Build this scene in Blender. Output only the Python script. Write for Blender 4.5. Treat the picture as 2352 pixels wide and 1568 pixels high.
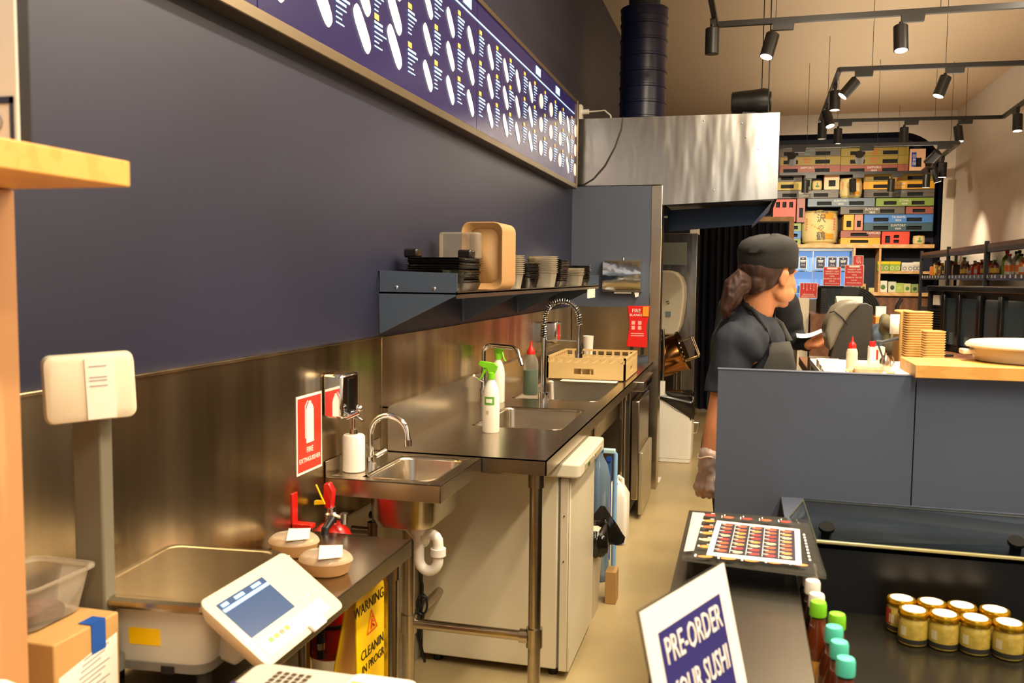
import bpy, bmesh, math, random
from mathutils import Vector, Matrix, noise as mnoise
random.seed(7)
PI = math.pi
scene = bpy.context.scene
for o in list(bpy.data.objects): bpy.data.objects.remove(o)
C = scene.collection

# ------------------------------------------------------------------ camera
cam_data = bpy.data.cameras.new('camera')
cam = bpy.data.objects.new('camera', cam_data); C.objects.link(cam)
cam_data.sensor_width = 36.0
cam_data.lens = 36.0 * 2038.5 / 2352
cam_data.clip_start = 0.05
yaw, pitch, roll = math.radians(-14.615), math.radians(-4.265), math.radians(-0.596)
fwd = Vector((math.sin(yaw)*math.cos(pitch), math.cos(yaw)*math.cos(pitch), math.sin(pitch)))
rgt = Vector((math.cos(yaw), -math.sin(yaw), 0)); dwn = fwd.cross(rgt)
r2 = rgt*math.cos(roll) + dwn*math.sin(roll); d2 = -rgt*math.sin(roll) + dwn*math.cos(roll)
m = Matrix(((r2.x, -d2.x, -fwd.x, 0), (r2.y, -d2.y, -fwd.y, 0), (r2.z, -d2.z, -fwd.z, 0), (0, 0, 0, 1)))
cam.matrix_world = Matrix.Translation((0, 0, 1.5)) @ m
cam_data.dof.use_dof = True
cam_data.dof.focus_distance = 5.0
cam_data.dof.aperture_fstop = 7.0
scene.camera = cam

# ------------------------------------------------------------------ view, world, lights
vs = scene.view_settings
vs.view_transform = 'Standard'; vs.look = 'None'; vs.gamma = 1.0; vs.use_curve_mapping = False
vs.exposure = 0.72
w = bpy.data.worlds.new('world'); scene.world = w; w.use_nodes = True
wb = w.node_tree.nodes['Background']; wb.inputs[0].default_value = (0.80, 0.90, 1.0, 1); wb.inputs[1].default_value = .5

def area(name, loc, size, sy, energy, col=(1, .83, .60), rot=(0, 0, 0)):
    l = bpy.data.lights.new(name, 'AREA'); l.shape = 'RECTANGLE'; l.size = size; l.size_y = sy
    l.energy = energy; l.color = col
    o = bpy.data.objects.new(name, l); C.objects.link(o); o.location = loc; o.rotation_euler = rot
    return o
WARM = (1, .85, .64)
area('overhead_fill', (0.55, -0.2, 3.45), .18, 2.4, 62, WARM)  # unseen area lights added overhead to light the room
area('overhead_fill', (0.55, 3.3, 3.50), .18, 3.0, 100, WARM)
area('overhead_fill', (1.9, 4.5, 3.45), .18, 3.0, 70, WARM)
area('overhead_fill', (1.3, 1.4, 3.45), .18, 2.4, 66, WARM)
area('upward_fill', (0.9, 3.6, 3.0), 1.0, 3.6, 26, WARM, (PI, 0, 0))  # unseen upward area lights added to brighten the ceiling
area('upward_fill', (1.2, 9.5, 2.7), 1.6, 5.0, 26, WARM, (PI, 0, 0))

# ------------------------------------------------------------------ materials
def lin(h):
    h = h.lstrip('#'); v = [int(h[i:i+2], 16)/255 for i in (0, 2, 4)]
    return tuple((c/12.92 if c <= .04045 else ((c+.055)/1.055)**2.4) for c in v) + (1,)
MATS = {}
def mat(name, col='#808080', rough=.5, metal=0.0, var=0.0, vscale=(6, 6, 6), col2=None, bump=0.0, bscale=None,
        emit=0.0, ecol=None, alpha=1.0, trans=0.0, spec=.5, coat=0.0, wood=False, ior=1.45, aniso=0.0, arot=0.0):
    if name in MATS: return MATS[name]
    m = bpy.data.materials.new(name); m.use_nodes = True
    nt = m.node_tree; b = nt.nodes['Principled BSDF']; N = nt.nodes.new; L = nt.links.new
    b.inputs['Roughness'].default_value = rough; b.inputs['Metallic'].default_value = metal
    b.inputs['Specular IOR Level'].default_value = spec; b.inputs['IOR'].default_value = ior
    b.inputs['Coat Weight'].default_value = coat
    if trans: b.inputs['Transmission Weight'].default_value = trans
    if alpha < 1: b.inputs['Alpha'].default_value = alpha
    c1 = lin(col); c2 = lin(col2) if col2 else tuple(min(1, x*(1+1.2*max(var, .04))) for x in c1[:3]) + (1,)
    tc = N('ShaderNodeTexCoord'); mp = N('ShaderNodeMapping'); L(tc.outputs['Object'], mp.inputs[0])
    mp.inputs['Scale'].default_value = vscale
    nz = N('ShaderNodeTexNoise'); nz.inputs['Scale'].default_value = 1.0; nz.inputs['Detail'].default_value = 5
    L(mp.outputs[0], nz.inputs['Vector'])
    fac = nz.outputs['Fac']
    if wood:
        wv = N('ShaderNodeTexWave'); wv.inputs['Scale'].default_value = 1.0; wv.inputs['Distortion'].default_value = 5
        wv.inputs['Detail'].default_value = 3; L(mp.outputs[0], wv.inputs['Vector']); fac = wv.outputs['Fac']
    rp = N('ShaderNodeValToRGB'); rp.color_ramp.elements[0].color = c1; rp.color_ramp.elements[1].color = c2
    rp.color_ramp.elements[0].position = .35; rp.color_ramp.elements[1].position = .7
    L(fac, rp.inputs[0]); L(rp.outputs[0], b.inputs['Base Color'])
    if bump:
        mp2 = N('ShaderNodeMapping'); L(tc.outputs['Object'], mp2.inputs[0]); mp2.inputs['Scale'].default_value = bscale or vscale
        n2 = N('ShaderNodeTexNoise'); n2.inputs['Scale'].default_value = 1; n2.inputs['Detail'].default_value = 3
        L(mp2.outputs[0], n2.inputs['Vector'])
        bp = N('ShaderNodeBump'); bp.inputs['Strength'].default_value = min(1, bump*20); bp.inputs['Distance'].default_value = bump
        L(n2.outputs['Fac'], bp.inputs['Height']); L(bp.outputs[0], b.inputs['Normal'])
    if aniso:
        b.inputs['Anisotropic'].default_value = aniso; b.inputs['Anisotropic Rotation'].default_value = arot
        tg = N('ShaderNodeTangent'); tg.direction_type = 'RADIAL'; tg.axis = 'Z'; L(tg.outputs[0], b.inputs['Tangent'])
    if emit:
        b.inputs['Emission Color'].default_value = lin(ecol or col); b.inputs['Emission Strength'].default_value = emit
    MATS[name] = m; return m
def clear(name, tint='#ffffff', body=.12, rough=.05, col='#e8e8e0'):
    if name in MATS: return MATS[name]
    m = bpy.data.materials.new(name); m.use_nodes = True; nt = m.node_tree; N = nt.nodes.new; L = nt.links.new
    b = nt.nodes['Principled BSDF']; out = nt.nodes['Material Output']
    b.inputs['Base Color'].default_value = lin(col); b.inputs['Roughness'].default_value = rough
    t = N('ShaderNodeBsdfTransparent'); t.inputs[0].default_value = lin(tint)
    lw = N('ShaderNodeLayerWeight'); lw.inputs[0].default_value = .35
    ma = N('ShaderNodeMath'); ma.operation = 'MULTIPLY_ADD'; ma.inputs[1].default_value = .55; ma.inputs[2].default_value = body
    ma.use_clamp = True
    mx = N('ShaderNodeMixShader'); L(lw.outputs['Fresnel'], ma.inputs[0]); L(ma.outputs[0], mx.inputs[0])
    L(t.outputs[0], mx.inputs[1]); L(b.outputs[0], mx.inputs[2]); L(mx.outputs[0], out.inputs[0])
    MATS[name] = m; return m

NAVY = mat('navy_wall_paint', '#212336', .42, var=.25, vscale=(1.5, 1.5, 2.5), bump=.002, bscale=(3, 3, 3))
CEIL = mat('ceiling_paint', '#c9b395', .55, var=.05, vscale=(.6, .6, .6))
RWALL = mat('plaster_wall', '#d2c6b6', .7, var=.04)
FLOOR = mat('polished_concrete', '#9c8a62', .30, var=.3, vscale=(1.3, 1.3, 1.3), col2='#baa679', bump=.0015, bscale=(5, 5, 5))
PANEL = mat('slate_blue_panel', '#4b5260', .45, var=.06, vscale=(3, 3, 3), bump=.0006, bscale=(300, 300, 300))
STEEL = mat('brushed_steel', '#b5aa98', .24, 1, var=.08, vscale=(.8, 60, 60), bump=.004, bscale=(1.2, 2.2, 1.2))
SPLASH = mat('steel_sheet', '#8a7656', .25, 1, var=.06, vscale=(1, 6, .5), col2='#d2bf9c', bump=.016, bscale=(1, 4.0, .45), aniso=.55, arot=.25)  # brown-to-gold streaks in the colour stand in for uneven reflections
HOODM = mat('dented_steel', '#b0aca4', .24, 1, var=.15, vscale=(3, 3, 2), bump=.030, bscale=(3.0, 2, .8))
CHROME = mat('chrome', '#dcdcdc', .06, 1)
DSTEEL = mat('dark_steel', '#6d665c', .28, 1, var=.15, vscale=(2, 2, 4), bump=.004, bscale=(1.5, 2, 1.5))
GOLDST = mat('bronze_steel', '#a06a38', .18, 1, var=.2, vscale=(3, 3, 3))
BLACK = mat('black_plastic', '#131313', .42)
BLACKG = mat('black_gloss', '#0e0d0d', .16, coat=.3)
BLACKM = mat('black_metal', '#1d1c1c', .4, var=.1)
BEECH = mat('beech_wood', '#d39a48', .42, vscale=(3, 40, 22), col2='#d9a352', wood=True)
BEECHV = mat('beech_wood_post', '#b08155', .45, vscale=(40, 40, 2.5), col2='#bd8e60', wood=True)
SHWOOD = mat('pale_shelf_wood', '#cf9f62', .5, vscale=(2, 20, 30), col2='#dcb078', wood=True)
BROWNW = mat('brown_laminate', '#6a4630', .4, vscale=(3, 3, 20), col2='#7a5238', wood=True)
WHITE = mat('white_plastic', '#e6e0d2', .35)
CREAM = mat('cream_plastic', '#d8cdb2', .4, var=.04)
GREYP = mat('light_grey_plastic', '#c3bfae', .4, var=.03)
GREYD = mat('mid_grey_plastic', '#77736a', .45)
ENAMEL = mat('white_enamel', '#cfc3a6', .3, var=.05, vscale=(2, 2, 2), col2='#dacfb2')
PAPER = mat('white_paper', '#e9e2d4', .7, var=.03)
RED = mat('red_paint', '#b8160f', .3, coat=.3)
REDP = mat('red_plastic', '#cf1c17', .35)
YELLOW = mat('yellow_plastic', '#f3c500', .4, var=.03)
GREEN = mat('lime_plastic', '#79c820', .35)
TEAL = mat('teal_plastic', '#52c7ab', .35)
BLUE = mat('blue_plastic', '#1c4fa0', .35)
TAN = mat('tan_pulp', '#b88f5c', .6, var=.06)
TANP = mat('tan_rack_plastic', '#c9ab72', .5)
BOARD = mat('cardboard', '#b08a52', .75, var=.1, vscale=(5, 5, 5))
INK = mat('black_ink', '#0c0c0c', .5)
NAVYINK = mat('navy_ink', '#241f66', .4)
GOLD = mat('gold_lid', '#c79a1c', .25, .85)
CLEAR = clear('clear_plastic', '#f6f6f2', .07, .05, '#55524c')
CLEARD = clear('cloudy_plastic', '#f2eee4', .17, .18, '#d9d2c2')
GLASS = clear('glass_sheet', '#e8eef0', .10, .02, '#0c0e10')
SMOKE = clear('smoked_plastic', '#8c857a', .5, .2, '#2c2620')
EDGE = mat('acrylic_edge', '#c9bf8e', .2, alpha=.8)
SKIN = mat('skin', '#b87a52', .5, var=.1, vscale=(14, 14, 14), spec=.4)
SHIRT = mat('dark_navy_cotton', '#1b2029', .85, var=.15, vscale=(20, 20, 20), bump=.003, bscale=(11, 11, 6))
APRON = mat('black_apron_cloth', '#25231f', .85, var=.1, bump=.003, bscale=(10, 10, 6))
HAIR = mat('auburn_hair', '#1c0c05', .6, var=.5, vscale=(90, 90, 14), col2='#43200e')
CAPM = mat('black_cap_cloth', '#100f0c', .8, var=.15, vscale=(12, 12, 12), bump=.004, bscale=(18, 18, 18))
CURT = mat('navy_curtain_cloth', '#0f1220', .85, var=.15)
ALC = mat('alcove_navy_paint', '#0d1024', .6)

# ------------------------------------------------------------------ mesh helpers
class MB:
    def __init__(s): s.bm = bmesh.new(); s.mi = 0; s.T = Matrix.Identity(4)
    def add(s, vs, fs):
        bv = [s.bm.verts.new(s.T @ Vector(v)) for v in vs]
        for f in fs:
            try: s.bm.faces.new([bv[i] for i in f]).material_index = s.mi
            except ValueError: pass
        return s
    def box(s, a, b):
        x0, y0, z0 = (min(a[i], b[i]) for i in range(3)); x1, y1, z1 = (max(a[i], b[i]) for i in range(3))
        return s.add([(x0,y0,z0),(x1,y0,z0),(x1,y1,z0),(x0,y1,z0),(x0,y0,z1),(x1,y0,z1),(x1,y1,z1),(x0,y1,z1)],
                     [(0,3,2,1),(4,5,6,7),(0,1,5,4),(1,2,6,5),(2,3,7,6),(3,0,4,7)])
    def rings(s, rs, cap=True, closed=False):
        n = len(rs[0]); vs = [v for r in rs for v in r]; fs = []
        k = len(rs)
        for i in range(k if closed else k-1):
            for j in range(n):
                a, b = i*n+j, i*n+(j+1) % n; c, d = ((i+1) % k)*n+(j+1) % n, ((i+1) % k)*n+j
                fs.append((a, b, c, d))
        if cap and not closed: fs += [tuple(range(n))[::-1], tuple(range((k-1)*n, k*n))]
        return s.add(vs, fs)
    def tube(s, pts, r, n=12, closed=False, cap=True, flat=1.0):
        pts = [Vector(p) for p in pts]; k = len(pts); rs = []
        R = r if isinstance(r, (list, tuple)) else [r]*k
        up = None
        for i, p in enumerate(pts):
            if closed: t = pts[(i+1) % k]-pts[i-1]
            else: t = pts[min(i+1, k-1)]-pts[max(i-1, 0)]
            t.normalize()
            if up is None: up = Vector((0, 0, 1)) if abs(t.z) < .9 else Vector((1, 0, 0))
            a = up - t*up.dot(t)
            if a.length < 1e-6: a = t.orthogonal()
            a.normalize(); up = a; b = t.cross(a)
            rs.append([p + (a*math.cos(2*PI*j/n)*flat + b*math.sin(2*PI*j/n))*R[i] for j in range(n)])
        return s.rings(rs, cap, closed)
    def cyl(s, p0, p1, r0, r1=None, n=20): return s.tube([p0, p1], [r0, r0 if r1 is None else r1], n)
    def lathe(s, prof, c=(0, 0, 0), n=24, sx=1, sy=1, cap=True):
        rs = [[(c[0]+max(r, 1e-4)*sx*math.cos(2*PI*j/n), c[1]+max(r, 1e-4)*sy*math.sin(2*PI*j/n), c[2]+z) for j in range(n)] for r, z in prof]
        return s.rings(rs, cap)
    def ell(s, c, r, n=16, rot=None):
        T0 = s.T
        s.T = T0 @ Matrix.Translation(c) @ (rot.to_4x4() if rot else Matrix.Identity(4)) @ Matrix.Diagonal((r[0], r[1], r[2], 1))
        k = n//2+1
        s.lathe([(math.sin(PI*i/(k-1)), -math.cos(PI*i/(k-1))) for i in range(k)], n=n)
        s.T = T0; return s
    def prism(s, poly, o, u, v, t):
        o, u, v = Vector(o), Vector(u), Vector(v); nn = u.cross(v).normalized()*t; n = len(poly)
        P = [o+u*a+v*b for a, b in poly]
        return s.add(P+[p+nn for p in P], [tuple(range(n))[::-1], tuple(range(n, 2*n))]+[(i, (i+1) % n, n+(i+1) % n, n+i) for i in range(n)])
    def rbox(s, a, b, r, k=4):          # box with rounded vertical corners
        pl = rrect(a[0], a[1], b[0], b[1], r, k)
        return s.prism(pl, (0, 0, a[2]), (1, 0, 0), (0, 1, 0), b[2]-a[2])
    def quad(s, *p): return s.add(p, [tuple(range(len(p)))])
    def holes(s, a0, a1, b0, b1, hs, fn):
        xs = sorted({a0, a1, *[h[0] for h in hs], *[h[1] for h in hs]}); ys = sorted({b0, b1, *[h[2] for h in hs], *[h[3] for h in hs]})
        for i in range(len(xs)-1):
            for j in range(len(ys)-1):
                cx, cy = (xs[i]+xs[i+1])/2, (ys[j]+ys[j+1])/2
                if not any(h[0] < cx < h[1] and h[2] < cy < h[3] for h in hs): fn(xs[i], xs[i+1], ys[j], ys[j+1])
        return s
    def build(s, name, m, parent=None, bevel=0, seg=2, flat=False, weld=False, sub=0, angle=.7):
        if weld: bmesh.ops.remove_doubles(s.bm, verts=s.bm.verts, dist=1e-5)
        bmesh.ops.recalc_face_normals(s.bm, faces=s.bm.faces)
        off = Vector((0, 0, 0)); q = parent
        while q: off += q.location; q = q.parent
        if off.length: bmesh.ops.translate(s.bm, verts=s.bm.verts, vec=-off)
        me = bpy.data.meshes.new(name); s.bm.to_mesh(me); s.bm.free()
        for x in (m if isinstance(m, (list, tuple)) else [m]): me.materials.append(x)
        if not flat:
            me.polygons.foreach_set('use_smooth', [True]*len(me.polygons)); me.set_sharp_from_angle(angle=angle)
        o = bpy.data.objects.new(name, me); C.objects.link(o)
        if parent: o.parent = parent
        if bevel:
            b = o.modifiers.new('bevel', 'BEVEL'); b.width = bevel; b.segments = seg; b.limit_method = 'ANGLE'; b.angle_limit = .7
        if sub:
            b = o.modifiers.new('sub', 'SUBSURF'); b.levels = sub; b.render_levels = sub
        return o
def rrect(x0, y0, x1, y1, r, k=4):
    out = []
    for cx, cy, a in ((x1-r, y1-r, 0), (x0+r, y1-r, 90), (x0+r, y0+r, 180), (x1-r, y0+r, 270)):
        for i in range(k+1):
            t = math.radians(a+90*i/k); out.append((cx+r*math.cos(t), cy+r*math.sin(t)))
    return out
def tag(o, label, cat, group=None, kind=None):
    o['label'] = label; o['category'] = cat
    if group: o['group'] = group
    if kind: o['kind'] = kind
    return o
def thing(name, label, cat, loc=(0, 0, 0), group=None):
    o = bpy.data.objects.new(name, None); C.objects.link(o); o.location = loc; o.empty_display_size = .05
    return tag(o, label, cat, group)
def struct(o, label=None, cat=None):
    o['kind'] = 'structure'
    if label: o['label'] = label
    if cat: o['category'] = cat
    return o
def dup(root, loc=None, rotz=None, label=None, group=None, scale=None, matmap=None):
    r = root.copy(); C.objects.link(r)
    if loc is not None: r.location = loc
    if rotz is not None: r.rotation_euler[2] = rotz
    if scale is not None: r.scale = scale
    if label: r['label'] = label
    if group: r['group'] = group
    def rec(src, dst):
        for ch in list(src.children):
            c = ch.copy(); C.objects.link(c); c.parent = dst
            if matmap and ch.data:
                for i, sl in enumerate(ch.data.materials):
                    if sl.name in matmap:
                        c.data = ch.data.copy(); c.data.materials[i] = matmap[sl.name]
            rec(ch, c)
    rec(root, r); return r
def text(body, size, o, u, v, m, parent=None, name='lettering', align='CENTER', ext=.0004, sx=1.0):
    cu = bpy.data.curves.new('t', 'FONT'); cu.body = body; cu.size = size; cu.align_x = align; cu.align_y = 'CENTER'; cu.extrude = ext
    cu.resolution_u = 2
    ob = bpy.data.objects.new('t', cu); C.objects.link(ob)
    dg = bpy.context.evaluated_depsgraph_get(); me = bpy.data.meshes.new_from_object(ob.evaluated_get(dg))
    bpy.data.objects.remove(ob); bpy.data.curves.remove(cu)
    u = Vector(u).normalized(); v = Vector(v).normalized(); n = u.cross(v)
    off = Vector((0, 0, 0)); q = parent
    while q: off += q.location; q = q.parent
    o = Vector(o)-off
    M = Matrix(((u.x*sx, v.x, n.x, o.x), (u.y*sx, v.y, n.y, o.y), (u.z*sx, v.z, n.z, o.z), (0, 0, 0, 1)))
    me.transform(M); me.materials.clear(); me.materials.append(m); me.name = name
    ob = bpy.data.objects.new(name, me); C.objects.link(ob)
    if parent: ob.parent = parent
    return ob
def remeshed(mb, name, m, parent, vox=.006, smooth=6, disp=0, dscale=.05):
    o = mb.build(name, m, None)
    md = o.modifiers.new('r', 'REMESH'); md.mode = 'VOXEL'; md.voxel_size = vox; md.use_smooth_shade = True
    sm = o.modifiers.new('s', 'SMOOTH'); sm.iterations = smooth; sm.factor = .6
    dg = bpy.context.evaluated_depsgraph_get(); me = bpy.data.meshes.new_from_object(o.evaluated_get(dg))
    bpy.data.objects.remove(o)
    if disp:
        nn = [v.normal.copy() for v in me.vertices]
        for i, v in enumerate(me.vertices):
            p = v.co.copy(); k = mnoise.noise(Vector((p.x/dscale, p.y/dscale, p.z/dscale/1.8)))
            v.co += nn[i]*k*disp
    off = Vector((0, 0, 0)); q = parent
    while q: off += q.location; q = q.parent
    me.transform(Matrix.Translation(-off)); me.name = name
    me.polygons.foreach_set('use_smooth', [True]*len(me.polygons))
    if not me.materials: me.materials.append(m)
    ob = bpy.data.objects.new(name, me); C.objects.link(ob)
    if parent: ob.parent = parent
    return ob
def arc(c, r, a0, a1, n, plane='XZ'):
    out = []
    for i in range(n+1):
        t = math.radians(a0+(a1-a0)*i/n); a, b = r*math.cos(t), r*math.sin(t)
        out.append({'XZ': (c[0]+a, c[1], c[2]+b), 'YZ': (c[0], c[1]+a, c[2]+b), 'XY': (c[0]+a, c[1]+b, c[2])}[plane])
    return out
# ================================================================== THE SETTING
XL, XR, YB, ZC = -1.2, 2.7, 13.2, 3.77
struct(MB().box((XL-.1, -3.2, -.1), (XR+.1, 14, 0)).build('floor', FLOOR, flat=True))
struct(MB().box((XL-.1, -3.2, ZC), (XR+.1, 14, ZC+.1)).build('ceiling', CEIL, flat=True))
struct(MB().box((XL-.1, -3.2, 0), (XL, 14, ZC)).build('wall_left', NAVY, flat=True))
struct(MB().box((XL-.1, -3.3, 0), (-.35, -3.2, ZC)).build('wall_front_unseen', RWALL, flat=True))  # unseen; added and cut short so the hood reflects wall beside bright opening
struct(MB().box((XR, -3.2, 0), (XR+.1, 14, ZC)).build('wall_right', RWALL, flat=True))
# back wall with a rounded alcove
AX0, AX1, AZ, AR = -.2, 2.56, 3.5, .58
mb = MB()
mb.box((XL, YB, 0), (AX0, YB+.1, ZC)); mb.box((AX1, YB, 0), (XR, YB+.1, ZC))
pts = [(AX1-AR+AR*math.cos(math.radians(a)), AZ-AR+AR*math.sin(math.radians(a))) for a in range(0, 91, 9)]
pts = [(AX1, 1.0)] + pts + [(AX0, AZ)]
for (xa, za), (xb, zb) in zip(pts[1:], pts[2:]):
    mb.add([(xa, YB, za), (xb, YB, zb), (xb, YB, ZC), (xa, YB, ZC)], [(0, 1, 2, 3)])
struct(mb.build('wall_back', RWALL, flat=True))
mb = MB()
pl = [(AX1, 0)]+pts[1:]+[(AX0, 0)]
for (xa, za), (xb, zb) in zip(pl, pl[1:]):
    mb.add([(xa, YB, za), (xb, YB, zb), (xb, YB+.5, zb), (xa, YB+.5, za)], [(0, 1, 2, 3)])
mb.add([(x, YB+.5, z) for x, z in pl], [tuple(range(len(pl)))])
struct(mb.build('wall_alcove', ALC, flat=True))
# dark doorway wall beyond the kitchen (holds the curtain) with a wooden frame
mb = MB()
mb.box((XL, 10.3, 0), (-.62, 10.4, 2.17)); mb.box((-.62, 10.3, 2.10), (.455, 10.4, 2.17))
struct(mb.build('wall_kitchen_end', ALC, flat=True))
mb = MB().box((.455, 10.22, 0), (.505, 10.42, 2.17)).box((-.3, 10.22, 2.12), (.455, 10.42, 2.17))
struct(mb.build('trim_doorway', SHWOOD))
t = thing('curtain', 'dark navy pleated curtain hanging in the doorway behind the woman', 'curtain', (0, 10.15, 0))
mb = MB(); rs = []
n = 90; prof = []
for i in range(n+1):
    x = -.50+.945*i/n; prof.append((x, 10.15+.035*math.sin(i*.9)+.012*math.sin(i*2.3)))
mb.rings([[(x, y, z) for x, y in prof]+[(x, y+.01, z) for x, y in reversed(prof)] for z in (.02, 2.095)])
mb.build('cloth', CURT, t); MB().cyl((-.55, 10.16, 2.105), (.45, 10.16, 2.105), .012).build('curtain_rod', BLACKM, t)
# kitchen end panel with steel corner, divider
o = MB().box((XL, 6.25, 0), (-.64, 6.29, 2.13)).build('end_panel', PANEL, bevel=.001); 
tag(o, 'tall slate blue panel standing at the far end of the sink bench', 'panel')
mb = MB().box((-.64, 6.245, 0), (-.565, 6.40, 2.13)); o = mb.build('corner_post', STEEL, bevel=.004); tag(o, 'steel clad corner post beside the tall slate blue panel', 'post')
# steel splashback, left and end
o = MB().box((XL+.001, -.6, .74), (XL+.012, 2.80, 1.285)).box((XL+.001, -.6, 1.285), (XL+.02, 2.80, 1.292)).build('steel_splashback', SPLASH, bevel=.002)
tag(o, 'steel splashback sheet on navy wall behind the scale and hand basin', 'splashback')
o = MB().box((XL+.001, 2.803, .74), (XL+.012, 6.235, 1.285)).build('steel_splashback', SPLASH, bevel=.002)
tag(o, 'steel splashback sheet on navy wall behind the long sink bench', 'splashback')
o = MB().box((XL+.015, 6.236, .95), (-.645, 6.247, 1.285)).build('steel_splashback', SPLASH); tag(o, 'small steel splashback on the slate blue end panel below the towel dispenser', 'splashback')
struct(MB().box((XL, -.6, 0), (XL+.006, 6.235, .735)).build('wall_lower_lining', mat('pale_wall_lining', '#a79a80', .5)))

# ================================================================== EXTRACTION HOOD, DUCT
t = thing('extraction_hood', 'dented stainless extraction hood box above the end panel', 'hood', (-.5, 6.3, 2.0))
mb = MB()
# shell: front face, top, sides, with open dark underside
fr = [(-1.19, 2.60), (-1.19, 2.135), (-.575, 2.135), (-.575, 1.995), (.195, 2.030), (.195, 2.598)]
mb.prism(fr, (0, 6.25, 0), (1, 0, 0), (0, 0, 1), -.015)
mb.box((.18, 6.265, 2.03), (.195, 7.9, 2.60)); mb.box((-1.19, 6.265, 2.585), (.195, 7.9, 2.60)); mb.box((-1.19, 7.885, 2.03), (.195, 7.9, 2.60))
mb.build('hood_shell', HOODM, t)
mb = MB(); mb.box((-.57, 6.275, 2.02), (.175, 7.8, 2.03)); mb.build('hood_cavity', DSTEEL, t)
mb = MB()
mb.prism([(-.575, 1.995), (-.56, 1.84), (.04, 1.885), (.175, 2.03)], (0, 6.75, 0), (1, 0, 0), (0, 0, 1), -.02)
mb.add([(.04, 6.75, 1.885), (.175, 6.28, 2.028), (.175, 7.4, 2.028), (.04, 7.2, 1.885)], [(0, 1, 2, 3)])
mb.build('grease_gutter', mat('dark_blued_steel', '#2f3640', .3, 1), t)
mb = MB()
for x, z in ((-.30, 2.56), (-.05, 2.535), (-.02, 2.44), (.06, 2.36), (-.22, 2.09)): mb.ell((x, 6.25, z), (.006, .004, .006), 8)
mb.build('rivet', STEEL, t)
t = thing('exhaust_duct', 'navy painted spiral exhaust duct rising from the steel hood', 'duct', (-.79, 6.98, 2.6))
prof = [(.175, 2.60)]
z = 2.60
while z < 3.45:
    prof += [(.175, z+.095), (.182, z+.10), (.182, z+.112), (.175, z+.117)]; z += .117
prof += [(.18, 3.46)]
MB().lathe(prof, (-.80, 6.98, 0), 36).build('duct_pipe', mat('navy_gloss_paint', '#111634', .3, spec=.5), t)
MB().cyl((-.80, 6.98, 3.46), (-.80, 6.98, 3.77), .12).build('duct_collar', BLACKM, t)
t = thing('loudspeaker', 'black barrel loudspeaker lying on top of the steel hood', 'speaker', (0, 6.7, 2.6))
mb = MB(); rs = []
for x, r in ((-.13, .055), (-.125, .075), (-.05, .082), (.02, .086), (.09, .096), (.125, .09), (.14, .065)):
    rs.append([(x, 6.7+r*math.cos(a*PI/12)*1.0, 2.755+r*math.sin(a*PI/12)) for a in range(24)])
mb.rings(rs).build('speaker_body', BLACK, t)
MB().cyl((.128, 6.7, 2.755), (.146, 6.7, 2.755), .07, n=24).build('speaker_grille', BLACKM, t)
MB().box((-.05, 6.66, 2.60), (.05, 6.74, 2.69)).build('speaker_foot', BLACKM, t)
o = MB().tube([(-.13, 6.72, 2.68), (-.19, 6.73, 2.67), (-.26, 6.73, 2.61), (-.3, 6.73, 2.603)], .004, 8).build('speaker_cable', BLACKM); tag(o, 'thin black cable trailing from the loudspeaker on the hood', 'cable')
o = MB().tube([(.12, 6.3, 2.60), (.12, 6.3, 3.77)], .004, 8).build('suspension_rod', BLACKM); tag(o, 'black suspension rod from ceiling to the near right corner of hood', 'rod')
o = MB().tube([(.09, 7.6, 2.60), (.09, 7.6, 3.77)], .004, 8).build('suspension_rod', BLACKM); tag(o, 'black suspension rod from ceiling to the hood just behind the loudspeaker', 'rod')
t = thing('wall_socket', 'white wall socket with plug beside the right end of the menu board', 'socket', (XL, 6.5, 2.72))
MB().box((XL, 6.45, 2.62), (XL+.02, 6.53, 2.74)).build('socket_plate', WHITE, t, bevel=.003)
MB().cyl((XL+.02, 6.48, 2.69), (XL+.07, 6.48, 2.69), .018).build('plug', WHITE, t)
o = MB().tube([(XL+.07, 6.48, 2.69), (XL+.13, 6.47, 2.69), (XL+.19, 6.45, 2.69), (XL+.235, 6.44, 2.65), (XL+.245, 6.42, 2.602)], .006, 8).build('power_cord', WHITE); tag(o, 'white power cord from wall plug to the hood top', 'cord')
pts = [(-.85, 6.24, 2.60), (-.86, 6.235, 2.52), (-.90, 6.235, 2.40), (-.97, 6.235, 2.27), (-1.05, 6.235, 2.18), (-1.12, 6.235, 2.14), (-1.18, 6.22, 2.15)]
o = MB().tube(pts, .0035, 8).build('menu_board_cable', BLACKM); tag(o, 'thin dark cable looping down the hood front to the menu board', 'cable')

# ================================================================== MENU BOARD
t = thing('menu_board', 'long backlit navy sushi menu board high on the left wall', 'sign', (XL, 4.0, 2.1))
XF = -1.14
MB().box((XL, .2, 2.098), (XF, 6.10, 2.13)).box((XL, .2, 2.672), (XF, 6.10, 2.695)).box((XL, 6.08, 2.098), (XF+.004, 6.105, 2.695)).build('frame', mat('champagne_aluminium', '#85765e', .38, .9), t, bevel=.003)
face = mat('lit_navy_screen', '#120d3a', .25, emit=.30, ecol='#241a5e')
itm = mat('lit_sushi_roll', '#f2ead0', .4, emit=.62, ecol='#f6f0dc')
itm2 = mat('lit_nigiri', '#f0c9a8', .4, emit=.6, ecol='#f3c9b6')
itx = mat('lit_menu_text', '#a8c8dc', .4, emit=.75, ecol='#9cc8e4')
ito = mat('lit_menu_number', '#e8b050', .4, emit=.45, ecol='#e8b050')
for y0, y1 in ((.2, 1.95), (1.955, 3.75), (3.755, 6.08)):
    MB().box((XL+.01, y0, 2.13), (XF-.008, y1, 2.672)).build('screen', face, t)
xf = XF-.007
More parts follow.
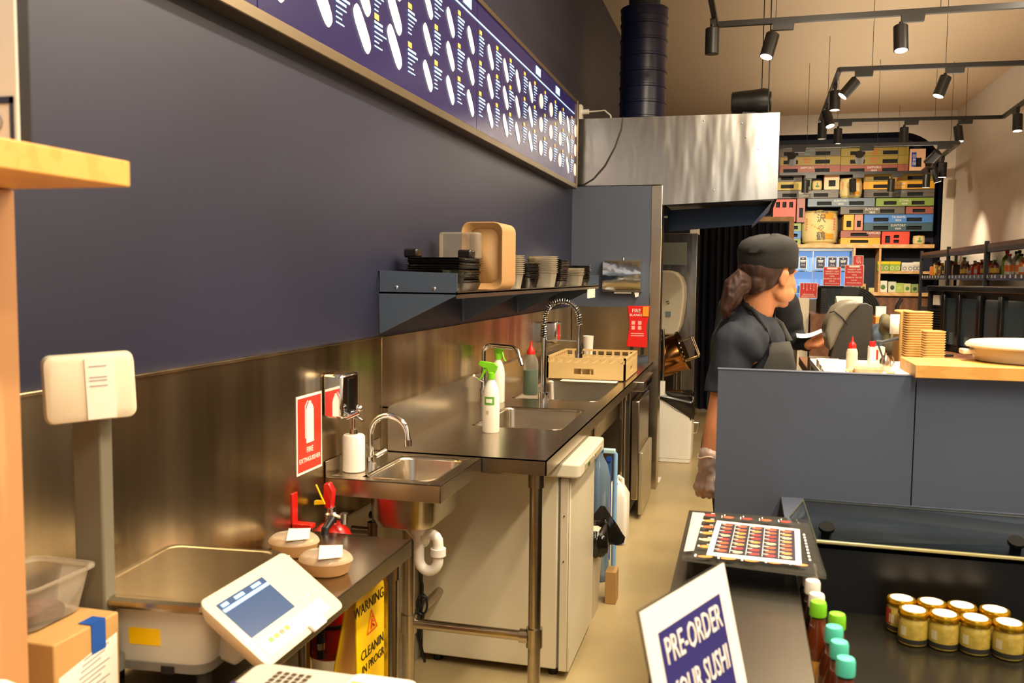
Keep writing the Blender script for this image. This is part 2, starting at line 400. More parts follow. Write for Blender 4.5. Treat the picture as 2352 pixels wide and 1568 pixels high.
def plate(mb, y, z, sy, sz, rot=0, n=10, sq=1.0):
    ps = []
    for i in range(n):
        a = 2*PI*i/n; p = abs(math.cos(a))**sq*(1 if math.cos(a) > 0 else -1)*sy; q = abs(math.sin(a))**sq*(1 if math.sin(a) > 0 else -1)*sz
        ps.append((xf+.002, y+p*math.cos(rot)-q*math.sin(rot), z+p*math.sin(rot)+q*math.cos(rot)))
    mb.add(ps, [tuple(range(n))])
rolls, nig, tx, nums = MB(), MB(), MB(), MB()
def lines(y, z, wd, k=6):
    for i in range(k):
        w_ = wd*(random.uniform(.6, 1.0) if i < 3 else random.uniform(.3, .7)); h = .0075 if i < 2 else .0042
        zz = z+.045-i*.0145
        tx.add([(xf+.002, y-wd/2, zz), (xf+.002, y-wd/2+w_, zz), (xf+.002, y-wd/2+w_, zz+h), (xf+.002, y-wd/2, zz+h)], [(0, 1, 2, 3)])
    nums.add([(xf+.002, y-wd/2, z+.058), (xf+.002, y-wd/2+.035, z+.058), (xf+.002, y-wd/2+.035, z+.076), (xf+.002, y-wd/2, z+.076)], [(0, 1, 2, 3)])
cols = [(3.13, 2.981, 0), (3.387, 3.251, 0), (3.655, 3.528, 0), (3.955, 3.828, 0), (4.225, 4.097, 0), (4.462, 4.342, 0), (4.745, 4.633, 0), (4.998, 4.868, 1), (5.262, 5.127, 1),
        (5.538, 5.414, 1), (5.792, 5.656, 0), (6.05, 5.948, 1)]
for yr, yt, kd in cols:
    for zr in (2.486, 2.356, 2.225):
        if kd: plate(nig, yr, zr, .05, .042, 0, 14)
        else: plate(rolls, yr, zr, .062, .025, -.80, 20, .62)
        lines(yt, zr, .10)
for i, (yr, yt) in enumerate(((2.81, 2.693), (2.551, 2.421), (2.284, 2.15), (2.02, 1.90))):
    for zr in (2.240, 2.352, 2.464):
        plate(rolls, yr, zr+(0 if i % 2 else .01), .078, .031, -.80, 20, .62); lines(yt, zr, .10)
rolls.build('sushi_roll_picture', itm, t, flat=True); nig.build('nigiri_picture', itm2, t, flat=True)
o = tx.build('menu_text', itx, t, flat=True); nums.build('price_number', ito, t, flat=True)
mb = MB()
mb.box((xf, 1.96, 2.589), (xf+.002, 6.0, 2.596))
for y in (3.60, 4.912, 5.447): mb.box((xf, y-.05, 2.612), (xf+.002, y+.06, 2.655))
mb.build('heading_bar', itx, t)
o = MB().box((XL, 1.2, 1.95), (XL+.01, 1.3, 1.96)) if 0 else None

# ================================================================== TRACK LIGHTS
TR = mat('track_black', '#211e1b', .4)
LENS = mat('lamp_lens_glow', '#fff4d8', .3, emit=9, ecol='#fff0cf')
def track(segs, z, lab, rods):
    t = thing('light_track', lab, 'light track', (segs[0][0], segs[0][1], z))
    for (xa, ya, xb, yb) in segs:
        dx, dy = xb-xa, yb-ya; L = math.hypot(dx, dy); ux, uy = dx/L, dy/L; px, py = -uy*.017, ux*.017
        MB().prism([(0, -.018), (L, -.018), (L, .018), (0, .018)], (xa-px, ya-py, z), (ux, uy, 0), (0, 0, 1), -.034).build('rail', TR, t)
    for x, y in rods: MB().cyl((x, y, z), (x, y, ZC), .0022, n=6).build('hanging_wire', BLACKM, t)
    return t
track([(-.236, 6.28, 2.65, 6.23), (-.236, 6.28, -.27, 4.6)], 3.2, 'nearest black lighting track crossing above the steel hood', [(.15, 6.27), (1.15, 6.25), (1.9, 6.24)])
track([(.70, 7.82, 2.65, 7.90), (.70, 7.82, .74, 10.3), (.74, 10.3, 2.56, 10.4), (2.56, 10.4, 2.50, 8.6)], 3.2, 'black rectangular lighting track loop above the middle of the shop', [(.95, 7.83), (1.5, 7.85), (.92, 10.3), (1.9, 10.36), (2.2, 10.38), (.71, 9.0)])
track([(.318, 10.05, 2.08, 10.07), (2.08, 10.07, 2.20, 12.7), (2.20, 12.7, .40, 12.65), (.318, 10.05, .40, 12.65)], 2.9, 'farthest black lighting track loop in front of the stacked crates', [(.6, 10.06), (1.3, 10.06), (1.9, 12.7), (1.0, 12.67), (2.05, 10.3)])
def spot(x, y, z, d, along, lab, on=True, e=28, first=[None]):
    d = Vector(d).normalized()
    t = thing('track_spotlight', lab, 'spotlight', (x, y, z-.018), 'black cylinder spotlights on the ceiling tracks')
    ax = Vector((1, 0, 0)) if along == 'X' else Vector((0, 1, 0))
    p = Vector((x, y, z-.018)); q = p+ax*.10
    mb = MB(); a = ax*.135
    mb.prism([(0, 0), (.14, 0), (.135, -.045), (0, -.045)], p-Vector((ax.y, ax.x, 0))*.017, ax, (0, 0, 1), -.034 if along == 'X' else .034)
    mb.build('driver_box', TR, t)
    top = p+Vector((0, 0, -.085))
    MB().cyl(p+Vector((0, 0, -.04)), top, .012, n=10).build('stem', TR, t)
    c0 = top-d*.02; c1 = top+d*.145
    MB().tube([c0, c0+d*.004, c1-d*.001, c1], [.040, .0445, .0445, .0445], 24).build('lamp_body', TR, t)
    MB().cyl(c1, c1+d*.0015, .038, n=24).build('lens', LENS if on else BLACKG, t)
    if on:
        l = bpy.data.lights.new('spot_beam', 'SPOT'); l.energy = e; l.spot_size = 1.35; l.spot_blend = .9; l.color = (1, .84, .62); l.shadow_soft_size = .035
        lo = bpy.data.objects.new('spot_beam', l); C.objects.link(lo); lo.parent = t
        lo.location = c1+d*.012-t.location; lo.rotation_euler = (-d).to_track_quat('Z', 'Y').to_euler()
spot(-.25, 6.05, 3.2, (0, 0, -1), 'Y', 'unlit spotlight hanging straight down at the left corner of the nearest track', False)
spot(.13, 6.27, 3.2, (-.25, -.25, -1), 'X', 'lit spotlight on nearest track just right of the hood, tilted left', True, 45)
spot(.92, 6.25, 3.2, (.02, -.2, -1), 'X', 'lit spotlight on nearest track at upper right of the photo', True, 45)
spot(1.9, 6.24, 3.2, (.3, .1, -1), 'X', 'lit spotlight on nearest track toward the right wall', True, 45)
spot(.71, 8.25, 3.2, (0, 0, -1), 'Y', 'lit spotlight hanging straight down on left side of the middle loop')
spot(.72, 9.2, 3.2, (.25, -.3, -1), 'Y', 'lit spotlight tilted right on the left side of the middle loop')
spot(.735, 9.9, 3.2, (0, 0, -1), 'Y', 'unlit spotlight at the far left corner of the middle loop', False)
spot(.82, 7.83, 3.2, (-.65, -.1, -.8), 'X', 'lit spotlight tilted strongly left on front of the middle loop')
spot(1.50, 7.85, 3.2, (-.35, -.1, -1), 'X', 'lit spotlight tilted slightly left on front of the middle loop')
spot(.93, 10.31, 3.2, (0, 0, -1), 'X', 'lit spotlight at left on the far side of the middle loop')
spot(1.60, 10.35, 3.2, (0, 0, -1), 'X', 'lit spotlight at centre on the far side of the middle loop')
spot(2.13, 10.38, 3.2, (.12, -.1, -1), 'X', 'lit spotlight at right on the far side of the middle loop')
spot(2.53, 9.75, 3.2, (0, -.1, -1), 'Y', 'lit spotlight near right wall on the middle loop', True, 55)
spot(.45, 10.05, 2.9, (.05, .95, -.32), 'X', 'lit spotlight beside the hood edge on the farthest loop', True, 150)
spot(1.13, 10.06, 2.9, (.12, .95, -.28), 'X', 'lit spotlight before the yellow crates on the farthest loop', True, 190)
spot(1.88, 10.06, 2.9, (-.5, .5, -.6), 'X', 'unlit spotlight tilted back before the wooden crate on the farthest loop', False)
spot(2.12, 11.0, 2.9, (0, .1, -1), 'Y', 'lit spotlight on right side of the farthest loop beside the arch', True, 70)
spot(2.17, 12.2, 2.9, (0, .1, -1), 'Y', 'lit spotlight lowest at right on the farthest loop', True, 60)
spot(.75, 12.66, 2.9, (0, .2, -1), 'X', 'unlit spotlight hanging left before the small barrel', False)
spot(1.35, 12.67, 2.9, (.1, .5, -1), 'X', 'unlit spotlight hanging before the middle sake barrel', False)
spot(1.83, 12.68, 2.9, (0, .2, -1), 'X', 'unlit spotlight hanging before the right hand yellow crates', False)
# extra spotlights added to the same tracks to wash right wall and crates
for x, y in ((2.145, 11.6), (2.515, 8.9)):
    spot(x, y, 3.2 if y < 10 else 2.9, (.35, .1, -1), 'Y', 'added lit spotlight washing the right wall above the bottle shelves, %s one' % ('farther' if y > 10 else 'nearer'), True, 60)
# ================================================================== SINK BENCH
t = thing('sink_bench', 'long stainless steel double sink bench along left wall', 'bench', (-.9, 4.5, 0))
BX0, BX1, BY0, BY1, BZ = XL+.014, -.606, 2.785, 6.23, .90
SK = [(-1.04, -.675, 3.36, 3.90), (-1.09, -.665, 4.18, 5.0)]
mb = MB()
mb.holes(BX0, BX1, BY0, BY1, SK, lambda a, b, c, d: mb.box((a, c, BZ-.004), (b, d, BZ)))
mb.box((BX0, BY0, BZ-.05), (BX1, BY0+.004, BZ)); mb.box((BX1-.004, BY0, BZ-.05), (BX1, BY1, BZ))
mb.build('bench_top', STEEL, t)
MB().box((XL+.012, 2.82, .90), (XL+.026, 6.23, 1.045)).box((XL+.012, 2.82, 1.04), (XL+.03, 6.23, 1.048)).build('upstand', STEEL, t)
def basin(x0, x1, y0, y1, zt, dp, name, par, r=.05, m=None):
    mb = MB(); rs = []
    for z, ins in ((zt+.001, 0), (zt-.012, .004), (zt-dp+.03, .012), (zt-dp+.006, .022), (zt-dp, .045)):
        rs.append([(x, y, z) for x, y in rrect(x0+ins, y0+ins, x1-ins, y1-ins, max(r-ins*.2, .02), 5)])
    mb.rings(rs, cap=False)
    n = len(rs[-1]); mb.add(rs[-1], [tuple(range(n))])
    o = mb.build(name, m or STEEL, par); s = o.modifiers.new('s', 'SOLIDIFY'); s.thickness = .002; return o
for i, (a, b, c, d) in enumerate(SK):
    bo = basin(a, b, c, d, BZ, .22, 'sink_bowl', t, .04)
    MB().lathe([(.04, .002), (.04, .004), (.03, .005), (.01, .003)], ((a+b)/2, (c+d)/2, BZ-.22), 20).build('drain', CHROME, bo)
for x, y in ((-.65, 2.83), (-1.10, 2.83), (-.65, 5.0), (-1.10, 5.0)):
    MB().cyl((x, y, .01), (x, y, .895), .0215).cyl((x, y, .80), (x, y, .855), .027).cyl((x, y, 0), (x, y, .05), .027).build('leg', STEEL, t)
MB().cyl((-1.10, 2.83, .288), (-.65, 2.83, .288), .0175).cyl((-.70, 2.83, .288), (-.67, 2.83, .288), .024).cyl((-.65, 2.83, .255), (-.65, 2.83, .32), .028).cyl((-1.10, 2.83, .255), (-1.10, 2.83, .32), .028).build('stretcher', STEEL, t)
MB().cyl((-1.10, 5.0, .288), (-1.10, 2.83, .288), .0175).build('stretcher', STEEL, t)

# hand basin
t = thing('hand_basin', 'small steel hand basin on wall in front of the sink bench', 'sink', (-1.0, 2.57, .9))
HX0, HX1, HY0, HY1 = XL+.014, -.825, 2.37, 2.775
hb = (-1.085, -.862, 2.405, 2.735)
mb = MB(); mb.holes(HX0, HX1, HY0, HY1, [hb], lambda a, b, c, d: mb.box((a, c, .894), (b, d, .898)))
mb.box((HX0, HY0, .845), (HX1, HY0+.003, .898)); mb.box((HX1-.003, HY0, .845), (HX1, HY1, .898)); mb.box((HX0, HY1-.003, .845), (HX1, HY1, .898))
mb.box((HX0, HY0, .898), (HX0+.004, HY1, .945))
mb.build('basin_rim', STEEL, t, bevel=.001)
basin(hb[0], hb[1], hb[2], hb[3], .898, .16, 'basin_bowl', t, .05)
MB().cyl((-.965, 2.57, .70), (-.965, 2.57, .742), .022).build('waste_outlet', CHROME, t)
t = thing('tap', 'curved chrome swan neck tap on the small hand basin', 'tap', (-1.13, 2.575, .9))
P = [(-1.13, 2.575, .90), (-1.13, 2.575, .98)]+[(-1.13+.062-.062*math.cos(a), 2.575, .995+.062*math.sin(a)) for a in [PI*i/12 for i in range(12)]]+[(-1.004, 2.575, .975)]
MB().tube(P, .0095, 14).build('spout', CHROME, t)
MB().cyl((-1.004, 2.575, .985), (-1.003, 2.575, .965), .013).build('aerator', CHROME, t)
MB().cyl((-1.13, 2.575, .898), (-1.13, 2.575, .925), .02).build('tap_base', CHROME, t)
MB().cyl((-1.13, 2.60, .915), (-1.10, 2.63, .935), .007).build('lever', CHROME, t)
t = thing('soap_pump', 'white ceramic soap pump bottle standing on hand basin rim', 'soap dispenser', (-1.14, 2.47, .9))
MB().lathe([(.030, 0), (.034, .003), (.034, .108), (.030, .113), (.013, .114)], (-1.14, 2.47, .898), 32).build('bottle_body', WHITE, t)
MB().lathe([(.014, .113), (.014, .13), (.006, .131), (.006, .163), (.009, .165), (.009, .172)], (-1.14, 2.47, .898), 20).tube([(-1.14, 2.47, 1.064), (-1.12, 2.46, 1.066), (-1.10, 2.45, 1.058)], .005, 10).build('pump_head', CHROME, t)
t = thing('soap_dispenser', 'chrome wall soap dispenser above the hand basin', 'soap dispenser', (-1.16, 2.42, 1.08))
MB().box((XL+.012, 2.36, 1.075), (XL+.075, 2.475, 1.205)).build('dispenser_body', CHROME, t, bevel=.008)
MB().box((XL+.075, 2.40, 1.09), (XL+.078, 2.44, 1.19)).build('sight_window', BLACKG, t)
MB().cyl((XL+.06, 2.42, 1.072), (XL+.10, 2.42, 1.09), .008).ell((XL+.10, 2.42, 1.10), (.012, .012, .012)).build('push_lever', CHROME, t)
t = thing('waste_trap', 'white plastic waste trap hanging below the hand basin', 'pipe', (-.965, 2.57, .6))
P = [(-.965, 2.57, .72), (-.965, 2.57, .63)]+[(-.965+.032-.032*math.cos(a), 2.57, .61-.036*math.sin(a)) for a in [PI*i/10 for i in range(11)]]+[(-.901, 2.57, .655)]+[(-.927+.026*math.cos(a), 2.57, .665+.026*math.sin(a)) for a in [PI*i/8 for i in range(1, 8)]]+[(-.953, 2.585, .665), (-.99, 2.62, .665), (-1.06, 2.72, .665), (-1.17, 2.76, .665)]
MB().tube(P, .0165, 16).build('bent_pipe', WHITE, t)
MB().cyl((-.965, 2.57, .69), (-.965, 2.57, .715), .025).cyl((-.901, 2.57, .625), (-.901, 2.57, .648), .024).cyl((-.953, 2.58, .665), (-.975, 2.60, .665), .022).build('nut', WHITE, t)
t = thing('waste_valves', 'dark pipe fittings on wall below the hand basin', 'pipe', (-1.16, 2.6, .72))
MB().cyl((-1.17, 2.52, .70), (-1.10, 2.52, .70), .012).cyl((-1.10, 2.52, .68), (-1.10, 2.52, .73), .016).build('valve', DSTEEL, t)
MB().cyl((-1.17, 2.66, .71), (-1.08, 2.66, .71), .012).ell((-1.08, 2.66, .71), (.02, .02, .02)).build('valve', BLACKM, t)
MB().tube([(-1.10, 2.52, .72), (-1.09, 2.53, .78), (-1.13, 2.56, .88)], .006, 8).build('flexible_hose', DSTEEL, t)

# fire sign on the splashback
def panel_yz(mb, x, y0, y1, z0, z1, t=.001): return mb.box((x, y0, z0), (x+t, y1, z1))
t = thing('fire_extinguisher_sign', 'red and white fire extinguisher sign on splashback beside soap dispenser', 'sign', (XL+.013, 2.27, 1.05))
X0 = XL+.0125
panel_yz(MB(), X0, 2.20, 2.352, .936, 1.158).build('sign_plate', PAPER, t)
panel_yz(MB(), X0+.001, 2.206, 2.346, .943, 1.151, .0006).build('red_field', mat('sign_red', '#d5301a', .35), t)
mb = MB(); xs = X0+.0018
bodyp = [(2.255, 1.02), (2.30, 1.02), (2.30, 1.115), (2.292, 1.128), (2.284, 1.133), (2.284, 1.139), (2.270, 1.139), (2.270, 1.133), (2.262, 1.128), (2.255, 1.115)]
mb.add([(xs, a, b) for a, b in bodyp], [tuple(range(10))])
mb.add([(xs, a, b) for a, b in [(2.248, 1.035), (2.252, 1.035), (2.252, 1.125), (2.266, 1.14), (2.266, 1.144), (2.248, 1.128)]], [tuple(range(6))])
mb.build('extinguisher_pictogram', PAPER, t, flat=True)
text('FIRE', .022, (xs, 2.276, 1.0), (0, 1, 0), (0, 0, 1), PAPER, t)
text('EXTINGUISHER', .0185, (xs, 2.276, .973), (0, 1, 0), (0, 0, 1), PAPER, t)

# fire extinguisher
t = thing('fire_extinguisher', 'red fire extinguisher hanging on wall below the hand basin, yellow tag', 'extinguisher', (-1.12, 2.275, .4))
ex, ey = -1.125, 2.285
MB().lathe([(.060, .405), (.066, .41), (.068, .43), (.070, .432), (.070, .70), (.066, .735), (.052, .765), (.030, .785), (.020, .79)], (ex, ey, 0), 36).build('cylinder', RED, t)
MB().lathe([(.018, .785), (.018, .815), (.013, .82), (.013, .835)], (ex, ey, 0), 20).cyl((ex, ey, .81), (ex+.05, ey-.02, .808), .009).cyl((ex+.05, ey-.02, .795), (ex+.05, ey-.02, .825), .011).build('valve', CHROME, t)
MB().prism([(0, 0), (.02, -.004), (.026, .05), (.012, .075), (-.004, .07), (-.006, .03)], (ex-.015, ey-.012, .832), (1, 0, 0), (0, 0, 1), -.024).build('lever', RED, t, bevel=.004)
MB().prism([(0, 0), (.045, .006), (.05, .014), (0, .012)], (ex-.05, ey-.008, .838), (1, 0, 0), (0, 0, 1), -.014).build('pull_tag', YELLOW, t, bevel=.001)
MB().tube([(ex-.005, ey-.03, .85), (ex-.015, ey-.034, .875), (ex-.03, ey-.034, .905)], .0025, 8).build('seal_tie', YELLOW, t)
MB().tube([(ex+.012, ey-.02, .805), (ex+.014, ey-.065, .79), (ex+.010, ey-.083, .72), (ex+.010, ey-.08, .6), (ex+.006, ey-.08, .47), (ex+.006, ey-.082, .425)], .011, 12).build('hose', BLACK, t)
MB().cyl((ex+.006, ey-.081, .47), (ex+.006, ey-.081, .452), .013).build('hose_collar', STEEL, t)
mb = MB()
for z in (.50,): mb.lathe([(.0715, z), (.0725, z+.004), (.0725, z+.010), (.0715, z+.012)], (ex, ey, 0), 36)
mb.build('strap', BLACK, t)
MB().box((ex+.045, ey-.056, .60), (ex+.062, ey-.048, .68)).build('service_tag', mat('green_tag', '#3f9a78', .5), t)
t = thing('extinguisher_bracket', 'red steel wall bracket beside the fire extinguisher head', 'bracket', (XL+.02, 2.24, .8))
MB().box((XL+.007, 2.17, .80), (XL+.016, 2.20, .895)).box((XL+.007, 2.17, .80), (-1.13, 2.20, .812)).build('bracket_arm', RED, t, bevel=.002)

# ================================================================== TAPS, BOTTLES, RACK ON THE BENCH
t = thing('square_tap', 'square chrome tap standing at the near end of the bench', 'tap', (-1.16, 3.42, .9))
tx0, ty0 = -1.13, 3.83
P = [(tx0, ty0, .9), (tx0, ty0, 1.155)]+[(tx0+.03-.03*math.cos(a), ty0, 1.155+.03*math.sin(a)) for a in (.5, 1.0, PI/2)]+[(tx0+.17, ty0-.12, 1.187), (tx0+.19, ty0-.135, 1.175), (tx0+.215, ty0-.15, 1.115)]
MB().tube(P, .010, 14).build('spout', CHROME, t)
MB().cyl((tx0, ty0, .9), (tx0, ty0, .99), .016).build('tap_base', CHROME, t)
MB().cyl((tx0, ty0, 1.02), (tx0-.02, ty0-.08, 1.055), .006).build('lever', CHROME, t)
t = thing('spray_tap', 'tall chrome spring pre-rinse tap between the two sinks', 'tap', (-.93, 4.05, .9))
sx, sy = -.905, 4.07
MB().cyl((sx, sy, .9), (sx, sy, 1.21), .013).cyl((sx, sy, .9), (sx, sy, .95), .025).build('riser', CHROME, t)
ctr = [(sx, sy, 1.20), (sx, sy, 1.30)]+[(sx+.083-.083*math.cos(a), sy, 1.30+.083*math.sin(a)) for a in [PI*i/14 for i in range(1, 15)]]+[(sx+.166, sy, 1.27)]
def along(pts, k):
    L = [0]
    for a, b in zip(pts, pts[1:]): L.append(L[-1]+(Vector(b)-Vector(a)).length)
    out = []
    for i in range(k+1):
        s = L[-1]*i/k; j = max(0, min(len(L)-2, next((q for q in range(len(L)-1) if L[q+1] >= s), len(L)-2)))
        f = (s-L[j])/(L[j+1]-L[j]); a, b = Vector(pts[j]), Vector(pts[j+1]); out.append((a.lerp(b, f), (b-a).normalized()))
    return out
MB().tube(ctr, .006, 10).build('inner_hose', BLACKM, t)
hx = []
sm = along(ctr, 430)
for i, (p, d) in enumerate(sm):
    u = Vector((0, 1, 0)); v = d.cross(u).normalized(); a = i*2*PI/12
    hx.append(p+(u*math.cos(a)+v*math.sin(a))*.0125)
MB().tube(hx, .0017, 5).build('spring', CHROME, t)
MB().cyl((sx+.166, sy, 1.275), (sx+.166, sy, 1.20), .006).cyl((sx+.166, sy, 1.21), (sx+.166, sy, 1.13), .012).cyl((sx+.166, sy, 1.14), (sx+.166, sy, 1.12), .018).build('spray_head', CHROME, t)
MB().cyl((sx, sy, 1.198), (sx+.166, sy, 1.198), .005).build('support_arm', CHROME, t)
MB().tube([(sx+.166, sy+.02, 1.20), (sx+.180, sy+.03, 1.17), (sx+.172, sy+.02, 1.14)], .004, 8).build('trigger', BLACK, t)

def spray_bottle(x, y, rz, lab, labelled=True):
    t = thing('spray_bottle', lab, 'spray bottle', (0, 0, 0), 'white spray bottles with lime triggers on the bench')
    MB().lathe([(.036, 0), (.041, .006), (.041, .17), (.036, .205), (.024, .238), (.016, .25), (.014, .262)], n=28).build('bottle_body', WHITE, t)
    MB().lathe([(.018, .255), (.018, .285), (.012, .29)], n=16).build('neck_collar', GREEN, t)
    MB().prism([(-.015, .285), (.02, .285), (.032, .318), (.018, .332), (-.055, .342), (-.062, .325), (-.04, .31), (-.02, .305)], (0, .009, 0), (1, 0, 0), (0, 0, 1), .018).prism([(-.022, .31), (-.038, .30), (-.052, .262), (-.068, .25), (-.062, .245), (-.045, .258), (-.028, .288), (-.01, .30)], (0, .005, 0), (1, 0, 0), (0, 0, 1), .010).build('trigger_head', GREEN, t, bevel=.002)
    if labelled:
        mb = MB(); rs = []
        for z in (.135, .175): rs.append([(.0415*math.cos(a), .0415*math.sin(a), z) for a in [math.radians(-125+70*i/8) for i in range(9)]])
        mb.rings(rs, cap=False); lb = mb.build('label', mat('green_label', '#5d9a34', .5), t)
        mb = MB(); mb.rings([[(.0418*math.cos(a), .0418*math.sin(a), z) for a in [math.radians(-112+42*i/8) for i in range(9)]] for z in (.146, .165)], cap=False); mb.build('label_oval', PAPER, lb)
        mb = MB(); mb.rings([[(.0415*math.cos(a), .0415*math.sin(a), z) for a in [math.radians(-115+22*i/8) for i in range(9)]] for z in (.09, .108)], cap=False); mb.build('barcode', mat('faded_grey_ink', '#b8ab90', .6), t)
    t.location = (x, y, .9); t.rotation_euler[2] = rz; t.scale = (.80, .80, .80)
spray_bottle(-.925, 3.24, .05, 'white spray bottle with lime trigger and green label at near end of bench')
spray_bottle(-1.115, 4.02, 2.6, 'white spray bottle with lime trigger behind the front one near wall', False)
t = thing('detergent_bottle', 'squeeze bottle of green detergent with red nozzle beside spring tap', 'bottle', (-1.03, 4.33, .9))
bx, by = -1.03, 4.33
MB().lathe([(.034, 0), (.038, .005), (.038, .15), (.036, .175), (.022, .20), (.018, .21)], (bx, by, .9), 28).build('bottle_body', clear('thin_cloudy_plastic', '#f2f0e6', .16, .2, '#cfcabc'), t)
MB().lathe([(.033, .003), (.0365, .006), (.0365, .125), (.001, .125)], (bx, by, .9), 28).build('green_liquid', mat('green_detergent', '#0f6b4c', .2), t)
MB().lathe([(.021, .205), (.021, .222), (.013, .235), (.006, .25), (.003, .272), (.001, .273)], (bx, by, .9), 20).build('nozzle', REDP, t)
t = thing('dish_rack', 'tan plastic dishwasher rack on the far end of the sink bench', 'dish rack', (-.85, 5.35, .9))
rx0, rx1, ry0, ry1 = -1.10, -.64, 5.02, 5.60
mb = MB()
for zz0, zz1 in ((.915, .99), (.99, 1.035)):
    pass
def wallpanel(mb, a, b, z0, z1, hs, th=.012):
    a, b = Vector(a), Vector(b); u = (b-a); L = u.length; u.normalize(); n = Vector((-u.y, u.x, 0))*th
    def f(p, q, c, d):
        P = [a+u*p+Vector((0, 0, c)), a+u*q+Vector((0, 0, c)), a+u*q+Vector((0, 0, d)), a+u*p+Vector((0, 0, d))]
        mb.add(P+[x+n for x in P], [(0, 1, 2, 3), (7, 6, 5, 4), (0, 4, 5, 1), (1, 5, 6, 2), (2, 6, 7, 3), (3, 7, 4, 0)])
    mb.holes(0, L, z0, z1, hs, f)
L1 = rx1-rx0; L2 = ry1-ry0
win = lambda L: [(i*L/9+.008, (i+1)*L/9-.006, 1.0, 1.024) for i in range(9)]
wallpanel(mb, (rx0, ry0, 0), (rx1, ry0, 0), .908, 1.035, win(L1)+[(L1*.35, L1*.6, .935, .968)])
wallpanel(mb, (rx1, ry0, 0), (rx1, ry1, 0), .908, 1.035, win(L2)+[(L2*.4, L2*.6, .935, .968)])
wallpanel(mb, (rx1, ry1, 0), (rx0, ry1, 0), .908, 1.035, win(L1))
wallpanel(mb, (rx0, ry1, 0), (rx0, ry0, 0), .908, 1.035, win(L2))
mb.build('rack_wall', TANP, t)
mb = MB()
for i in range(1, 9): mb.box((rx0+L1*i/9-.004, ry0+.014, .92), (rx0+L1*i/9+.004, ry1-.014, .995))
for i in range(1, 10): mb.box((rx0+.014, ry0+L2*i/10-.004, .92), (rx1-.014, ry0+L2*i/10+.004, .990))
mb.build('rack_grid', TANP, t)
MB().box((rx0+.02, ry0+.02, .902), (rx1-.02, ry1-.02, .908)).build('rack_base', TANP, t)
o = MB().box((-1.0, 4.93, .902), (-.68, 5.0, .906)).build('dish_cloth', PAPER, bevel=.001); tag(o, 'flat striped white dish cloth lying before the tan rack', 'cloth')
t = thing('soap_dispenser', 'chrome soap dispenser on wall behind the spring tap', 'soap dispenser', (-1.14, 5.35, 1.1))
MB().box((XL+.013, 5.28, 1.09), (XL+.10, 5.43, 1.22)).build('dispenser_body', CHROME, t, bevel=.01)
MB().box((XL+.10, 5.33, 1.10), (XL+.103, 5.38, 1.20)).build('red_mark', REDP, t)
t = thing('cup', 'white plastic cup standing behind the spring tap', 'cup', (-.98, 5.80, .9))
MB().lathe([(.025, 0), (.035, .20), (.037, .205), (.033, .20)], (-.99, 5.80, .9), 20).build('cup_body', WHITE, t)

# paper towel dispenser, red fire blanket, card
t = thing('towel_dispenser', 'polished steel paper towel dispenser on the slate blue end panel', 'towel dispenser', (-.82, 6.2, 1.5))
mb = MB(); rs = []
for i in range(9):
    f = i/8; rs.append([(x, 6.25-y, z) for x in (-.955,) for y, z in [(0, 0)]])
prof = [(0, 1.392), (.07, 1.392), (.085, 1.41), (.088, 1.50), (.085, 1.585), (.07, 1.603), (0, 1.603)]
MB().rings([[(x, 6.25-y, z) for y, z in prof] for x in (-.960, -.695)]).build('dispenser_case', mat('polished_steel', '#c4cdd4', .12, 1, bump=.02, bscale=(4, 4, 6)), t)
MB().box((-.962, 6.18, 1.603), (-.692, 6.25, 1.612)).build('lid', STEEL, t)
MB().cyl((-.825, 6.215, 1.612), (-.825, 6.215, 1.63), .01).build('lock', CHROME, t)
MB().box((-.88, 6.19, 1.382), (-.76, 6.20, 1.392)).prism([(0, 0), (.035, .002), (.03, -.03), (.008, -.036)], (-.74, 6.19, 1.392), (1, 0, 0), (0, 0, 1), .004).build('paper_towel', PAPER, t)
t = thing('fire_blanket', 'red fire blanket pouch hanging on the far steel splashback', 'fire blanket', (-.71, 6.22, 1.15))
MB().prism([(-.79, 1.295), (-.635, 1.297), (-.64, 1.23), (-.655, 1.15), (-.648, 1.05), (-.650, 1.005), (-.79, 1.01), (-.785, 1.07), (-.772, 1.15), (-.78, 1.22)], (0, 6.233, 0), (1, 0, 0), (0, 0, 1), .02).build('pouch', REDP, t, bevel=.004)
MB().box((-.68, 6.205, 1.225), (-.64, 6.2125, 1.292)).build('orange_sticker', mat('orange_label', '#f0901c', .5), t)
for x in (-.765, -.69): MB().box((x, 6.215, .955), (x+.02, 6.225, 1.02)).build('pull_strap', BLACK, t)
text('FIRE', .034, (-.725, 6.2118, 1.262), (1, 0, 0), (0, 0, 1), PAPER, t)
text('BLANKET', .024, (-.72, 6.2118, 1.232), (1, 0, 0), (0, 0, 1), PAPER, t)
mb = MB()
for x in (-.745, -.70): 
    for z in (1.13, 1.165): mb.box((x-.012, 6.2115, z), (x+.012, 6.2128, z+.026))
for z in (1.10, 1.085): mb.box((-.76, 6.2115, z), (-.67, 6.2128, z+.006))
mb.build('printed_instruction', mat('pale_red_print', '#e8a89a', .5), t)

